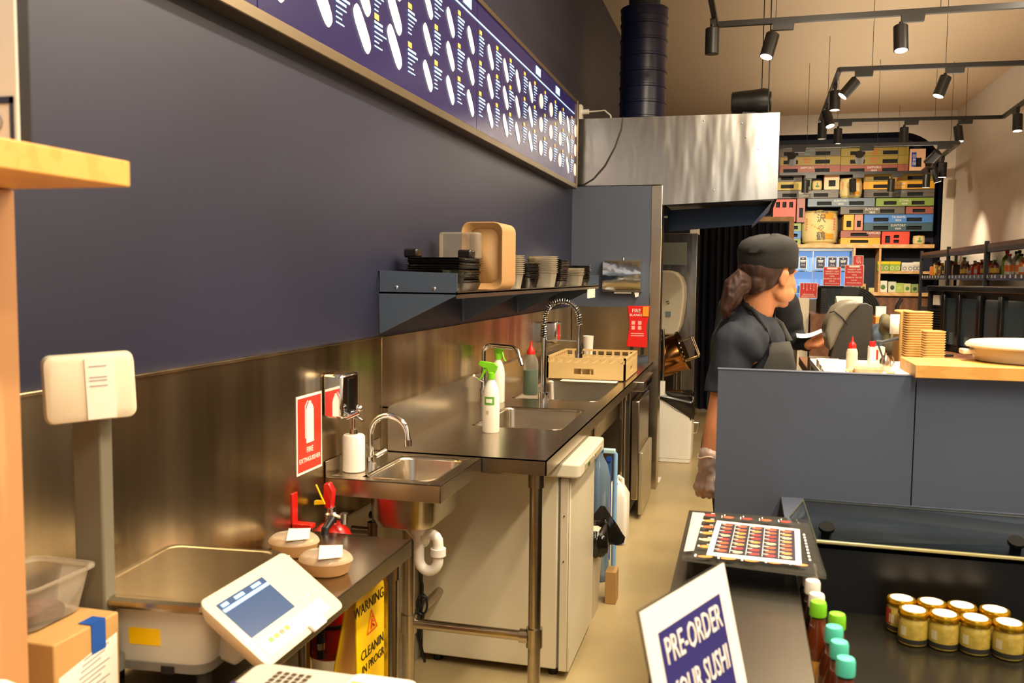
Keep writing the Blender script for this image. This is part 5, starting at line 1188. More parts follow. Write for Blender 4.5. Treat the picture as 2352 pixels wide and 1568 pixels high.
# cap
mb = MB(); mb.T = hT @ Matrix.Rotation(math.radians(-4), 4, 'Y')
rs = []; n = 40
for z, rx, ry, ox in ((.030, .104, .085, -.006), (.034, .1065, .0875, -.006), (.058, .1085, .0885, -.008), (.074, .109, .089, -.010), (.082, .1095, .0895, -.012), (.098, .104, .085, -.012), (.114, .094, .076, -.012), (.126, .070, .057, -.008), (.133, .038, .031, -.002), (.134, .004, .004, 0)):
    rs.append([(ox+rx*math.cos(2*PI*j/n)*(1+.018*math.sin(5*2*PI*j/n)*(z > .075)), ry*math.sin(2*PI*j/n)*(1+.02*math.sin(7*2*PI*j/n+1)*(z > .075)), z+.004*math.sin(3*2*PI*j/n)*(z > .08)-(.010*max(0, -math.cos(2*PI*j/n)) if z < .04 else 0)+(.006+.10*(ox+rx*math.cos(2*PI*j/n)) if z > .076 else 0)) for j in range(n)])
cp_ = mb.rings(rs).build('cap', CAPM, t, angle=2)
# shirt with short sleeves
mb = MB()
caps(mb, [(.015, 3.14, 1.275), (.025, 3.15, 1.15), (.02, 3.15, 1.0), (.01, 3.15, .84)], [.122, .140, .140, .148], 28)
caps(mb, [(.025, 3.14, 1.33), (.040, 3.13, 1.385)], [.08, .070], 20)
for s in (-1, 1): caps(mb, [(.04, 3.14+.03*s, 1.345), (.03, 3.14+.06*s, 1.325), (.015, 3.14+.10*s, 1.300), (-.008, 3.14+.15*s, 1.277)], [.060, .066, .074, .074], 20)
caps(mb, [SH+Vector((.0, .005, 0)), SH.lerp(EL, .45), SH.lerp(EL, .72)], [.069, .066, .064], 24)
caps(mb, [SL, SL.lerp(ELl, .6)], [.066, .058], 20)
so = remeshed(mb, 'shirt', SHIRT, t, .006, 7, .009, .045)
# cut the neck opening and sleeve ends cleanly
bm = bmesh.new(); bm.from_mesh(so.data)
off = t.location
dl = [v for v in bm.verts if (v.co+off-Vector((.072, 3.105, 1.425))).length < .062 or ((v.co+off).z < 1.130 and (v.co+off-(SH.lerp(EL, .75))).length < .11 and (v.co+off).x < -.02 and (v.co+off).y < 3.03 and (v.co+off).z > .98 and (v.co+off-EL.lerp(SH, .2)).length < .085)]
bmesh.ops.delete(bm, geom=dl, context='VERTS'); bm.to_mesh(so.data); bm.free()
so.modifiers.new('s', 'SOLIDIFY').thickness = .003
# apron: bib on the chest, straps over the neck, skirt
mb = MB(); rs = []
for z, hw, rr, ca in ((1.288, .48, .138, -33), (1.25, .60, .150, -30), (1.20, .82, .161, -26), (1.12, 1.0, .168, -24), (1.0, 1.1, .170, -22), (.85, 1.1, .178, -20), (.45, 1.0, .19, -20)):
    rs.append([(.018+rr*math.cos(a)+.002*math.sin(a*9+z*20), 3.148+rr*math.sin(a)*1.02, z) for a in [math.radians(ca)+(i/14-.5)*2*hw for i in range(15)]])
mb.rings(rs, cap=False)
ap = mb.build('apron', APRON, t); ap.modifiers.new('s', 'SOLIDIFY').thickness = .004
q0, q1 = Vector(rs[0][0]), Vector(rs[0][-1])
MB().tube([q0, (.068, 3.0, 1.335), (.030, 3.04, 1.392), (.0, 3.085, 1.408), (-.018, 3.13, 1.405), (.005, 3.19, 1.402), (.06, 3.195, 1.392), (.125, 3.165, 1.345), q1], .010, 8, flat=.5).build('neck_strap', APRON, t)
# glove on the hanging hand
mb = MB()
palm_blob(mb, WR-Vector((0, 0, .01)), KN, sd, pm, 1.12); fingers(mb, KN, (-.1, 0, -1), sd, pm, 1.25, 1.08); thumb(mb, WR-Vector((0, 0, .01)), (-.1, 0, -1), sd*-1, pm, 1.1)
caps(mb, [WR, WR+Vector((.005, .0, .035))], [.033, .038], 16)
remeshed(mb, 'disposable_glove', clear('glove_film', '#fff4ee', .42, .25, '#e8d6c8'), t, .005, 3, .004, .012)
mb = MB(); c = WR+Vector((.004, 0, .034)); n = 30
mb.tube([c+Vector((.037*math.cos(2*PI*j/n), .037*math.sin(2*PI*j/n), .005*math.sin(6*PI*j/n))) for j in range(n)], .0022, 6, closed=True).build('glove_cuff', mat('glove_roll', '#e6cbb4', .4), t)
TR_ = mat('dark_trouser_cloth', '#17181c', .85)
mb = MB()
for s in (-1, 1): caps(mb, [(.0, 3.15+.085*s, .86), (.02, 3.15+.09*s, .48), (-.01, 3.15+.09*s, .09)], [.102, .075, .055], 16)
remeshed(mb, 'trousers', TR_, t, .01, 4)
for s in (-1, 1): MB().tube([(-.06, 3.15+.09*s, .04), (.0, 3.15+.09*s, .045), (.10, 3.15+.09*s, .035), (.17, 3.15+.095*s, .025)], [.036, .042, .038, .02], 14).build('shoe', BLACK, t)

# --- second person, mostly hidden behind the woman, holding a paper
t = thing('person', 'second worker in dark long sleeves behind the woman, holding out a paper slip', 'person', (.08, 4.35, 0))
mb = MB(); h2 = Vector((.075, 4.36, 1.52)); T2 = Matrix.Translation(h2) @ Matrix.Rotation(math.radians(-20), 4, 'Z') @ Matrix.Rotation(math.radians(18), 4, 'Y')
head_blobs(mb, T2)
caps(mb, [(.07, 4.36, 1.47), (.05, 4.37, 1.38), (.04, 4.38, 1.28)], [.052, .058, .075], 18)
caps(mb, [(.04, 4.38, 1.25), (.03, 4.4, 1.1), (.02, 4.4, .86)], [.10, .12, .12], 20)
S2, E2, W2 = Vector((.185, 4.30, 1.375)), Vector((.235, 4.30, 1.215)), Vector((.285, 4.18, 1.205))
caps(mb, [S2, E2, W2], [.05, .04, .026], 16)
K2 = W2+Vector((.062, -.022, .022)); palm_blob(mb, W2, K2, (.1, .6, .5), (0, 0, 1)); fingers(mb, K2, (1, -.1, .15), (.1, .75, .6), (-.1, -.5, .8), .5); thumb(mb, W2, (1, -.1, .15), (.1, .75, .6), (-.1, -.5, .8))
caps(mb, [(-.06, 4.45, 1.36), (-.10, 4.45, 1.15), (.02, 4.35, 1.10)], [.05, .04, .03], 14)
for s in (-1, 1): caps(mb, [(.0, 4.4+.085*s, .86), (.02, 4.4+.09*s, .48), (-.01, 4.4+.09*s, .09)], [.09, .06, .04], 14)
remeshed(mb, 'body', SKIN, t, .005, 5)
mb = MB(); mb.T = T2; mb.ell((-.022, 0, .048), (.100, .082, .088), 18); mb.ell((-.05, 0, 0), (.06, .076, .06), 14); remeshed(mb, 'hair', mat('black_hair', '#0d0a09', .45), t, .007, 3, .004, .015)
mb = MB()
caps(mb, [(.04, 4.38, 1.30), (.03, 4.4, 1.12), (.02, 4.4, .84)], [.125, .14, .145], 22)
caps(mb, [(.05, 4.37, 1.36), (.12, 4.33, 1.385), S2], [.07, .066, .066], 18); caps(mb, [S2, S2.lerp(E2, .5), E2, E2.lerp(W2, .85)], [.066, .058, .052, .036], 18)
caps(mb, [(-.06, 4.45, 1.36), (-.10, 4.45, 1.15), (.02, 4.35, 1.10)], [.065, .05, .04], 14)
remeshed(mb, 'sweater', mat('black_sweater', '#101115', .9), t, .007, 6, .008, .05)
mb = MB()
for s in (-1, 1): caps(mb, [(.0, 4.4+.085*s, .86), (.02, 4.4+.09*s, .48), (-.01, 4.4+.09*s, .09)], [.10, .075, .055], 14)
remeshed(mb, 'trousers', TR_, t, .012, 4)
for s in (-1, 1): MB().tube([(-.06, 4.4+.09*s, .04), (.0, 4.4+.09*s, .045), (.10, 4.4+.09*s, .035), (.17, 4.4+.095*s, .025)], [.036, .042, .038, .02], 14).build('shoe', BLACK, t)
mb = MB(); rs = [[(.232+.155*f, 4.13-.01*f, 1.238+.050*f*f-.004*math.sin(f*6)), (.232+.155*f, 4.205-.03*f, 1.252+.044*f*f-.004*math.sin(f*6))] for f in [i/8 for i in range(9)]]
for a, b in zip(rs, rs[1:]): mb.quad(a[0], a[1], b[1], b[0])
o = mb.build('paper_slip', PAPER, weld=True); o.modifiers.new('s', 'SOLIDIFY').thickness = .0008; tag(o, 'white paper slip held out in the second worker\'s hand', 'paper')
# ================================================================== BACK KITCHEN
t = thing('steel_cabinet', 'tall stainless cabinet standing before the navy curtain', 'cabinet', (-.75, 9.0, 0))
MB().box((-1.15, 8.95, .05), (-.46, 9.6, 1.93)).build('cabinet_body', HOODM, t, bevel=.004); MB().box((-.86, 8.94, 1.62), (-.56, 8.95, 1.84)).build('paper_sheet', mat('dull_sheet', '#9aa5a0', .4), t)
MB().box((-1.12, 8.97, 0), (-.5, 9.58, .05)).build('cabinet_base', BLACKM, t)
t = thing('rice_machine', 'cream rice washing machine with rounded hood behind the end panel', 'machine', (-.75, 8.4, 0))
MB().prism([(-.98, .96), (-.60, .96), (-.565, 1.05), (-.545, 1.19), (-.535, 1.30), (-.54, 1.42), (-.57, 1.50), (-.62, 1.545), (-.68, 1.56), (-.98, 1.56)], (0, 8.35, 0), (1, 0, 0), (0, 0, 1), -.4).build('hood_casing', CREAM, t, bevel=.02, seg=3)
MB().box((-.70, 8.342, 1.13), (-.655, 8.35, 1.18)).build('label_plate', mat('grey_blue_label', '#7c8788', .5), t)
MB().tube([(-.70, 8.335, 1.27), (-.675, 8.33, 1.275), (-.672, 8.33, 1.255), (-.69, 8.335, 1.25)], .004, 8).build('hook_handle', BLACKM, t)
MB().box((-1.0, 8.4, 0), (-.62, 8.7, .96)).build('machine_stand', DSTEEL, t)
t = thing('tilted_drum', 'tilted bronze coloured steel drum with open frame lid behind end panel', 'drum', (-.6, 7.9, .9))
ax = Vector((.88, -.05, .36)).normalized(); c0 = Vector((-.74, 7.9, .76)); up = Vector((-.36, 0, .88)).normalized()
MB().tube([c0, c0+ax*.03, c0+ax*.25, c0+ax*.26], [.10, .165, .165, .160], 36).build('drum_body', GOLDST, t)
MB().tube([c0+ax*.245, c0+ax*.262], [.178, .178], 36).build('rim', mat('brass_rim', '#b98c48', .2, 1), t)
MB().tube([(-.672, 7.72, .56+.0)]+[(-.672+.012*math.sin(a), 7.72, .80+.25*math.sin(a-PI/2)) for a in [PI*i/8 for i in range(1, 9)]], .013, 10).build('hoop', STEEL, t)
mb = MB(); f0 = c0+ax*.26
fr = [f0+up*.09+Vector((0, -.09, 0)), f0+up*.09+ax*.11+Vector((0, -.09, 0)), f0-up*.09+ax*.11+Vector((0, -.09, 0)), f0-up*.09+Vector((0, -.09, 0))]
for s in (0, .18): mb.tube([p+Vector((0, s, 0)) for p in fr], .008, 8)
for p in fr[1:3]: mb.tube([p, p+Vector((0, .18, 0))], .008, 8)
mb.build('lid_frame', STEEL, t)
mb = MB()
for i in range(5): mb.ell(f0+up*(-.08+i*.04)+Vector((0, -.17, 0)), (.008, .008, .008), 8)
mb.build('clamp', CHROME, t)
for x in (-.56, -.52): MB().cyl((x, 7.9, .0), (x, 7.9, .68), .012).build('support_leg', STEEL, t)
t = thing('kitchen_bin', 'tall white flip bin with black bag behind the end panel', 'bin', (-.5, 7.35, 0))
MB().rings([[(x, y, z) for x, y in rrect(-.645-e, 7.2-e, -.385+e, 7.55+e, .03)] for z, e in ((0, -.006), (.006, 0), (.035, 0), (.037, .004), (.36, .010))]).build('bin_body', WHITE, t)
MB().prism([(-.655, .36), (-.375, .36), (-.375, .38), (-.50, .42), (-.655, .53)], (0, 7.19, 0), (1, 0, 0), (0, 0, 1), -.37).build('bin_collar', WHITE, t)
mb = MB(); rs = []
for k, (f, e, dz) in enumerate(((0, .010, 0), (.3, .02, 0), (.7, .018, 0), (1, .012, 0), (.8, -.01, 0))):
    ring = []
    for x, y in rrect(-.645-e, 7.19-e, -.375+e, 7.55+e, .04, 6):
        lo = .53-(x+.655)/.28*.17; hi = .545
        ring.append((x+random.uniform(-.006, .006), y+random.uniform(-.006, .006), lo+(hi-lo)*f+random.uniform(-.008, .008)))
    rs.append(ring)
mb.rings(rs, cap=False); mb.build('bin_liner', MATS['black_bag_film'], t, angle=3)
MB().rbox((-.662, 7.19, .52), (-.600, 7.28, .655), .01).build('lid_hinge', WHITE, t, bevel=.006)
MB().tube([(-.375, 7.3, .32), (-.33, 7.3, .32), (-.325, 7.3, .31), (-.34, 7.3, .24), (-.375, 7.3, .23)], .007, 8).build('side_handle', STEEL, t)
o = MB().box((-.63, 6.45, .002), (-.56, 6.62, .006)).build('floor_plate', WHITE); tag(o, 'small white plate lying on floor at foot of end panel', 'plate')
# ================================================================== BACK WALL: CRATES, BARRELS, SHELVES
CF = 13.3; CD = .30
def M_(n, c, **k): return mat(n, c, k.pop('rough', .45), **k)
CC = {'smoke': M_('crate_smoke_brown', '#5f574c'), 'olive': M_('crate_olive', '#98812f'), 'rust': M_('crate_rust', '#96503d'), 'yellow': M_('crate_yellow', '#e0a41c'), 'lemon': M_('crate_lemon', '#b8a02c'),
      'slate': M_('crate_slate_blue', '#667682'), 'moss': M_('crate_moss', '#7f953a'), 'blue': M_('crate_blue', '#3f78bd'), 'petrol': M_('crate_petrol', '#38545c'), 'red': M_('crate_red', '#d8442a'), 'pink': M_('crate_dusty_pink', '#c98066'), 'sage': M_('crate_sage', '#6c7a4c'), 'peach': M_('crate_peach_wood', '#edbc90')}
TXM = {'white': mat('crate_print_white', '#e6e0d0', .5), 'red': mat('crate_print_red', '#d5452c', .5), 'teal': mat('crate_print_teal', '#7d9c9c', .5)}
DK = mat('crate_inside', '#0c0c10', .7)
def crate(x0, x1, z0, z1, col, lab, txt=(), tc='white', holes=(), y=CF, pat=None):
    t = thing('beer_crate', lab, 'crate', ((x0+x1)/2, y, z0), 'plastic crates stacked in the alcove')
    g = .003; x0 += g; x1 -= g; z1 -= g
    mb = MB(); m = CC[col]
    mb.holes(x0, x1, z0, z1, [(a, b, c, d) for a, b, c, d in holes], lambda a, b, c, d: mb.box((a, y, c), (b, y+.02, d)))
    mb.box((x0, y+.02, z0), (x0+.01, y+CD, z1)); mb.box((x1-.01, y+.02, z0), (x1, y+CD, z1)); mb.box((x0, y+.02, z0), (x1, y+CD, z0+.01)); mb.box((x0, y+.02, z1-.01), (x1, y+CD, z1)); mb.box((x0, y+CD-.01, z0), (x1, y+CD, z1))
    L = x1-x0; w_ = z1-z0
    # moulded ribs
    if L > w_:
        for s in (x0+.012, x1-.020): mb.box((s, y-.006, z0+.005), (s+.008, y, z1-.005))
        mb.box((x0, y-.005, z1-.010), (x1, y, z1)); mb.box((x0, y-.005, z0), (x1, y, z0+.007))
    mb.build('crate_shell', m, t)
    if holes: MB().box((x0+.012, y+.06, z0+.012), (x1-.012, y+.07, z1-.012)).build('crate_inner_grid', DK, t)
    for i, s in enumerate(txt):
        text(s, .042 if i == 0 else .036, ((x0+x1)/2 if not pat else pat, y-.007, z1-.036-i*.044), (1, 0, 0), (0, 0, 1), TXM[tc], t, ext=.001)
    return t
def H(x0, x1, z0, z1, two=True):        # handle slots as fractions of the face
    L = x1-x0; h = z1-z0
    if two: return [(x0+L*.14, x0+L*.36, z0+h*.14, z0+h*.60), (x0+L*.62, x0+L*.84, z0+h*.14, z0+h*.60)]
    return [(x0+L*.25, x0+L*.70, z0+h*.2, z0+h*.65)]
R = [(.36, 1.25, 3.21, 3.325, 'smoke', 'smoke brown crate in top row at left', ('SUNTORY', 'BEER'), 'teal', 2),
 (1.25, 2.13, 3.20, 3.315, 'olive', 'olive crate in the top row right of the smoke brown one', ('KIRIN', 'BEER'), 'red', 2),
 (.36, 1.25, 3.09, 3.21, 'olive', 'olive crate in the second row at left', ('KIRIN', 'BEER'), 'red', 2),
 (1.25, 2.13, 3.08, 3.20, 'olive', 'olive crate in the second row at right, under another olive crate', ('KIRIN', 'BEER'), 'red', 2),
 (.36, 1.25, 2.97, 3.09, 'rust', 'rust red crate in the third row at left', ('SAPPORO',), 'white', 2),
 (1.25, 2.13, 2.96, 3.08, 'rust', 'rust red crate in the third row at right', ('SAPPORO', 'BEER'), 'white', 2),
 (.36, .745, 2.865, 2.97, 'smoke', 'short smoke crate right beside the steel hood', (), 'white', 1),
 (.36, .755, 2.745, 2.865, 'lemon', 'lemon crate end right beside the steel hood', (), 'white', 1),
 (1.56, 2.475, 2.85, 2.96, 'olive', 'olive crate right of the middle sake barrel, above bright yellow crate', ('KIRIN', 'BEER'), 'red', 2),
 (1.56, 2.475, 2.74, 2.85, 'yellow', 'bright yellow crate right of the middle sake barrel', ('TSUBAME', 'BREWERY'), 'white', 2),
 (.36, 1.24, 2.63, 2.742, 'smoke', 'smoke brown crate below the small upper barrel', ('SUNTORY', 'BEER'), 'white', 2),
 (1.57, 2.475, 2.63, 2.735, 'smoke', 'smoke brown crate below the bright yellow crate', ('SUNTORY', 'BEER'), 'teal', 2),
 (.83, 1.72, 2.51, 2.625, 'slate', 'pale slate blue crate directly under the middle sake barrel', ('SUNTORY', 'BEER'), 'white', 2),
 (1.73, 2.475, 2.51, 2.62, 'moss', 'moss green crate at right of the pale slate blue crate', ('OTARU', 'BEER'), 'white', 2),
 (1.27, 2.11, 2.40, 2.505, 'smoke', 'smoke brown crate right of the big barrel top', ('SUNTORY', 'BEER'), 'white', 2),
 (2.12, 2.475, 2.40, 2.50, 'rust', 'short rust crate at the right end under the moss green one', (), 'white', 1),
 (1.585, 2.475, 2.28, 2.395, 'blue', 'bright blue crate at the right side of the alcove', ('TSUBAME', 'BEER'), 'white', 2),
 (1.585, 2.475, 2.165, 2.28, 'petrol', 'petrol green crate under the bright blue crate', ('SUNTORY', 'BEER'), 'white', 2),
 (.60, .755, 2.17, 2.28, 'moss', 'moss crate end left of big barrel, above the blue crate end', (), 'white', 1),
 (.60, .755, 2.06, 2.17, 'blue', 'blue crate end left of the big barrel', (), 'white', 1),
 (.60, .755, 1.985, 2.06, 'moss', 'moss crate end on shelf left of the big barrel', (), 'white', 1),
 (1.285, 1.81, 2.075, 2.175, 'rust', 'rust crate on a yellow one right of the big barrel', ('SAPPORO',), 'white', 1),
 (1.285, 1.81, 1.982, 2.075, 'yellow', 'yellow crate on the wood shelf right of the big barrel', (), 'white', 1)]
for x0, x1, z0, z1, c, lab, txt, tc, nh in R:
    crate(x0, x1, z0, z1, c, lab, txt, tc, H(x0, x1, z0, z1, nh == 2), pat=(x1-.09 if nh == 1 and txt else None))
def vcrate(x0, x1, z0, z1, col, lab):
    h = z1-z0; L = x1-x0; return crate(x0, x1, z0, z1, col, lab, (), 'white', [(x0+L*.3, x1-L*.25, z0+h*.2, z0+h*.6)])
c7 = vcrate(2.14, 2.345, 2.975, 3.285, 'peach', 'pale wooden crate on end with blue sign at top right')
MB().box((2.165, CF-.008, 3.04), (2.225, CF-.002, 3.235)).build('blue_sign', mat('royal_blue_sign', '#2b3fa0', .4), c7)
text('日本酒', .05, (2.195, CF-.010, 3.135), (0, 0, -1), (1, 0, 0), TXM['white'], c7, ext=.001)
vcrate(.765, .875, 2.745, 2.97, 'sage', 'sage green crate on end left of the small upper barrel')
c11 = vcrate(1.04, 1.245, 2.745, 2.965, 'peach', 'pale wooden crate between the small and the middle barrel')
vcrate(.685, .80, 2.29, 2.63, 'rust', 'rust crate on end between the red crate and the big barrel')
vcrate(1.315, 1.455, 2.178, 2.395, 'yellow', 'narrow yellow crate on end right of the big barrel')
vcrate(1.46, 1.575, 2.178, 2.395, 'pink', 'dusty pink crate on end beside the narrow yellow one')
crate(.36, .675, 2.30, 2.62, 'red', 'orange red bottle crate beside the hood underside', (), 'white', [(.40+i*.09, .455+i*.09, 2.50, 2.58) for i in range(3)])
crate(1.825, 2.185, 1.982, 2.16, 'red', 'red bottle crate on wood shelf beside the smallest barrel', (), 'white', [(1.87, 1.935, 2.0, 2.10), (1.98, 2.05, 2.07, 2.11), (1.98, 2.05, 2.0, 2.045)])
crate(.36, .60, 2.385, 2.40, 'slate', 'thin slate strip crate above the wooden doorway frame', ()) if 0 else None
for x0, x1, z0, z1, lab in ((2.145, 2.5, 2.965, 2.975, 'a'),): pass
# shelf boards behind/among crates that carry them
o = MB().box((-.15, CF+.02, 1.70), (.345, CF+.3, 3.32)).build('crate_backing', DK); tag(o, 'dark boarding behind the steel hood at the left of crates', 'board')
# sake barrels
STRAW = mat('straw_wrap', '#d8c386', .7, var=.12, vscale=(30, 30, 30)); BPRT = mat('barrel_gold_print', '#d9962a', .6)
def barrel(cx, z0, w_, h, lab, txt=True, green=False):
    t = thing('sake_barrel', lab, 'barrel', (cx, CF+.05, z0), 'straw wrapped sake barrels in the alcove')
    r = w_/2; cy = CF+r*.62
    MB().lathe([(r*.78, 0), (r*.92, h*.06), (r*.99, h*.25), (r, h*.5), (r*.97, h*.75), (r*.9, h*.92), (r*.80, h*.96), (.3*r, h*.97)], (cx, cy, z0), 36, 1, .8).build('barrel_wrap', STRAW, t)
    mb = MB()
    for zz in (.07, .93): mb.tube([(cx+r*.93*math.cos(a), cy+r*.93*.8*math.sin(a), z0+h*zz) for a in [2*PI*i/32 for i in range(32)]], h*.02, 8, closed=True)
    mb.ell((cx, cy, z0+h*.98), (r*.2, r*.15, h*.03), 10); mb.build('rope', mat('straw_rope', '#b8a05c', .8), t)
    yf = cy-r*.8-.004
    if txt:
        mb = MB()
        def surf(u, v): a = -PI/2+u; return (cx+(r+.003)*math.cos(a)*.995, cy+(r*.8+.004)*math.sin(a), z0+h*v)
        for u0, u1, v0, v1 in ((.05, .75, .72, .90), (.15, .8, .15, .30)):
            mb.rings([[surf(u0+(u1-u0)*i/8, v0) for i in range(9)], [surf(u0+(u1-u0)*i/8, v1+(.0 if v1 < .5 else 0)) for i in range(9)]], cap=False)
        for k in range(6): mb.add([surf(-.55+k*.16, .55-k*.05), surf(-.5+k*.16, .58-k*.05), surf(.1+k*.13, .32-k*.03), surf(.05+k*.13, .30-k*.03)], [(0, 1, 2, 3)])
        mb.build('gold_print', BPRT, t)
        for i, ch in enumerate('沢の鶴'): text(ch, h*(.26 if i != 1 else .17), (cx+.02*r, yf-.006, z0+h*(.72-.25*i)), (1, 0, 0), (0, 0, 1), INK, t, ext=.001)
        text('大吟醸造', h*.10, (cx, yf+.004, z0+h*.905), (1, 0, 0), (0, 0, 1), INK, t, ext=.001) if h > .4 else None
        mb = MB()
        for s in (-1, 1):
            for k in range(5): mb.box((cx+s*r*.74-h*.022, yf+r*.8*.30, z0+h*(.70-k*.075)), (cx+s*r*.74+h*.022, yf+r*.8*.30+.004, z0+h*(.745-k*.075)))
        mb.build('red_seal_column', mat('barrel_red_print', '#c05a38', .6), t)
    else:
        mb = MB(); mb.ell((cx, yf, z0+h*.35), (r*.4, .004, h*.12), 14); mb.ell((cx, yf, z0+h*.6), (r*.12, .004, h*.18), 10); mb.build('green_crest', mat('barrel_green_print', '#5f8a4a', .6), t)
barrel(.951, 2.745, .135, .135, 'smallest sake barrel with green crest high up beside wooden crate', False)
barrel(1.405, 2.63, .305, .285, 'middle sized sake barrel with black brush characters left of yellow crates')
barrel(1.012, 1.985, .495, .485, 'biggest sake barrel with black brush characters on wood shelf')
barrel(2.31, 1.982, .155, .125, 'small sake barrel with green crest at right end of the wood shelf', False)

t = thing('wall_shelving', 'pale wood shelving along the back wall under the crates', 'shelving', (1.5, 13.3, 0))
MB().box((.60, 13.22, 1.930), (2.49, 13.62, 1.980)).build('shelf_board', SHWOOD, t)
MB().box((1.80, 13.24, 1.578), (2.50, 13.62, 1.612)).build('shelf_board', SHWOOD, t)
MB().box((1.455, 13.24, 1.270), (2.50, 13.62, 1.318)).build('shelf_board', SHWOOD, t)
MB().box((1.455, 13.23, 0), (1.485, 13.62, 1.93)).build('upright', SHWOOD, t); MB().box((1.795, 13.25, 1.27), (1.822, 13.62, 1.93)).build('upright', SHWOOD, t)
MB().box((.60, 13.24, 0), (.63, 13.62, 1.93)).build('upright', SHWOOD, t)
MB().box((1.485, 13.30, .2), (2.5, 13.6, 1.27)).build('lower_cupboard', BROWNW, t)
# fridge display
t = thing('drinks_fridge', 'blue lit open fridge display under the wood shelf', 'fridge', (1.05, 13.3, 0))
MB().box((.64, 13.55, .3), (1.45, 13.62, 1.90)).build('back_panel', mat('fridge_back_glow', '#6d8fc0', .4, emit=.55, ecol='#7aa4dd'), t)  # panel glows in place of the fridge's interior lighting
MB().box((.64, 13.25, 1.885), (1.45, 13.6, 1.92)).box((.64, 13.25, .3), (.655, 13.6, 1.9)).box((1.44, 13.25, .3), (1.452, 13.6, 1.9)).build('fridge_frame', mat('fridge_grey', '#77808a', .4, .4), t)
for z in (1.595, 1.28): MB().box((.66, 13.27, z), (1.44, 13.55, z+.012)).build('glass_tier', mat('glass_tier_pale', '#a9c3dd', .2), t)
MB().box((.92, 13.255, .4), (.93, 13.262, 1.885)).build('door_edge', STEEL, t)
MB().box((.64, 13.2, .2), (1.452, 13.6, 1.20)).build('fridge_base', mat('fridge_lower', '#4d453a', .4), t)
NTH = ['first','second','third','fourth','fifth','sixth','seventh','eighth','ninth','tenth','eleventh','twelfth']
cols_ = ['#c04a2a', '#d9a030', '#e0dccf', '#3a7a4a', '#3060a8', '#b03a50', '#c8b890', '#5a3a2a']
pm = [mat('pack_%d' % i, c, .45) for i, c in enumerate(cols_)]
def pack(x, y, z, w_, d_, h, m, lab, cat='packet', grp=None, nm='packet'):
    o = MB().box((x-w_/2, y-d_/2, z), (x+w_/2, y+d_/2, z+h)).build(nm, m, bevel=min(w_, d_, h)*.15); tag(o, lab, cat, grp); return o
for i in range(12):
    x = .70+i*.062
    pack(x, 13.40, 1.292, .045, .08, .07+.03*((i*7) % 3), pm[(i*3+1) % 8], '%s packet in the blue lit fridge, %s from the left' % (('red','amber','white','green','blue','pink','tan','brown')[(i*3+1) % 8], NTH[i]), 'packet', 'packets in the blue lit fridge')
for i, (x0, x1, lab) in enumerate(((.728, .826, 'navy price card on fridge glass just right of the woman\'s cap'), (.945, 1.072, 'navy price card, left one of three together on fridge glass'), (1.100, 1.225, 'navy price card, middle of three together on fridge glass'), (1.240, 1.366, 'navy price card, right one of three together on fridge glass'))):
    t = thing('price_card', lab, 'sign', (x0, 13.0, 1.63), 'navy price cards in front of fridge glass')
    MB().box((x0, 13.0, 1.632), (x1, 13.004, 1.80)).build('card_border', PAPER, t); MB().box((x0+.008, 12.997, 1.640), (x1-.008, 13.0, 1.792)).build('navy_field', mat('card_navy', '#1c2142', .4), t)
    mb = MB(); cx = (x0+x1)/2
    mb.ell((cx, 12.996, 1.772), (.008, .002, .008), 8); mb.box((cx-.035, 12.994, 1.735), (cx+.035, 12.997, 1.750)); mb.box((cx-.028, 12.994, 1.722), (cx+.028, 12.997, 1.728))
    mb.tube([(cx-.025, 12.995, 1.675), (cx-.012, 12.995, 1.695), (cx, 12.995, 1.675), (cx+.012, 12.995, 1.695), (cx+.025, 12.995, 1.672)], .003, 6)
    mb.build('card_print', PAPER, t)
    o = MB().box((x0+.01, 13.004, 1.609), (x1-.01, 13.3, 1.632)).build('card_foot', CLEAR, t)
# goods on the wood tiers
for i, (x, w_, h, c, lab) in enumerate(((1.86, .155, .135, '#7d9a35', 'green handled gift box, leftmost on the upper wood tier'), (2.01, .14, .135, '#8fae2e', 'bright green gift box on upper wood tier'), (2.17, .15, .12, '#d8cfc0', 'white gift box with blue rings on upper wood tier'), (2.29, .09, .13, '#cfc4ae', 'white gift box at the right end of upper wood tier'))):
    t = thing('gift_box', lab, 'box', (x, 13.3, 1.612), 'gift boxes on the upper wood tier')
    MB().box((x-w_/2, 13.28, 1.612), (x+w_/2, 13.40, 1.612+h)).build('box_body', mat('gift_%d' % i, c, .5), t, bevel=.005)
    MB().box((x-w_/2, 13.275, 1.612+h*.72), (x+w_/2, 13.28, 1.612+h*.98)).build('top_band', YELLOW if i < 2 else PAPER, t)
    mb = MB(); 
    for s in (-.25, .25): mb.tube([(x+s*w_+.022*math.cos(a), 13.275, 1.612+h*.32+.022*math.sin(a)) for a in [2*PI*k/14 for k in range(14)]], .004, 5, closed=True)
    mb.build('ring_print', PAPER if i < 2 else mat('ring_blue', '#5a6a90', .5), t)
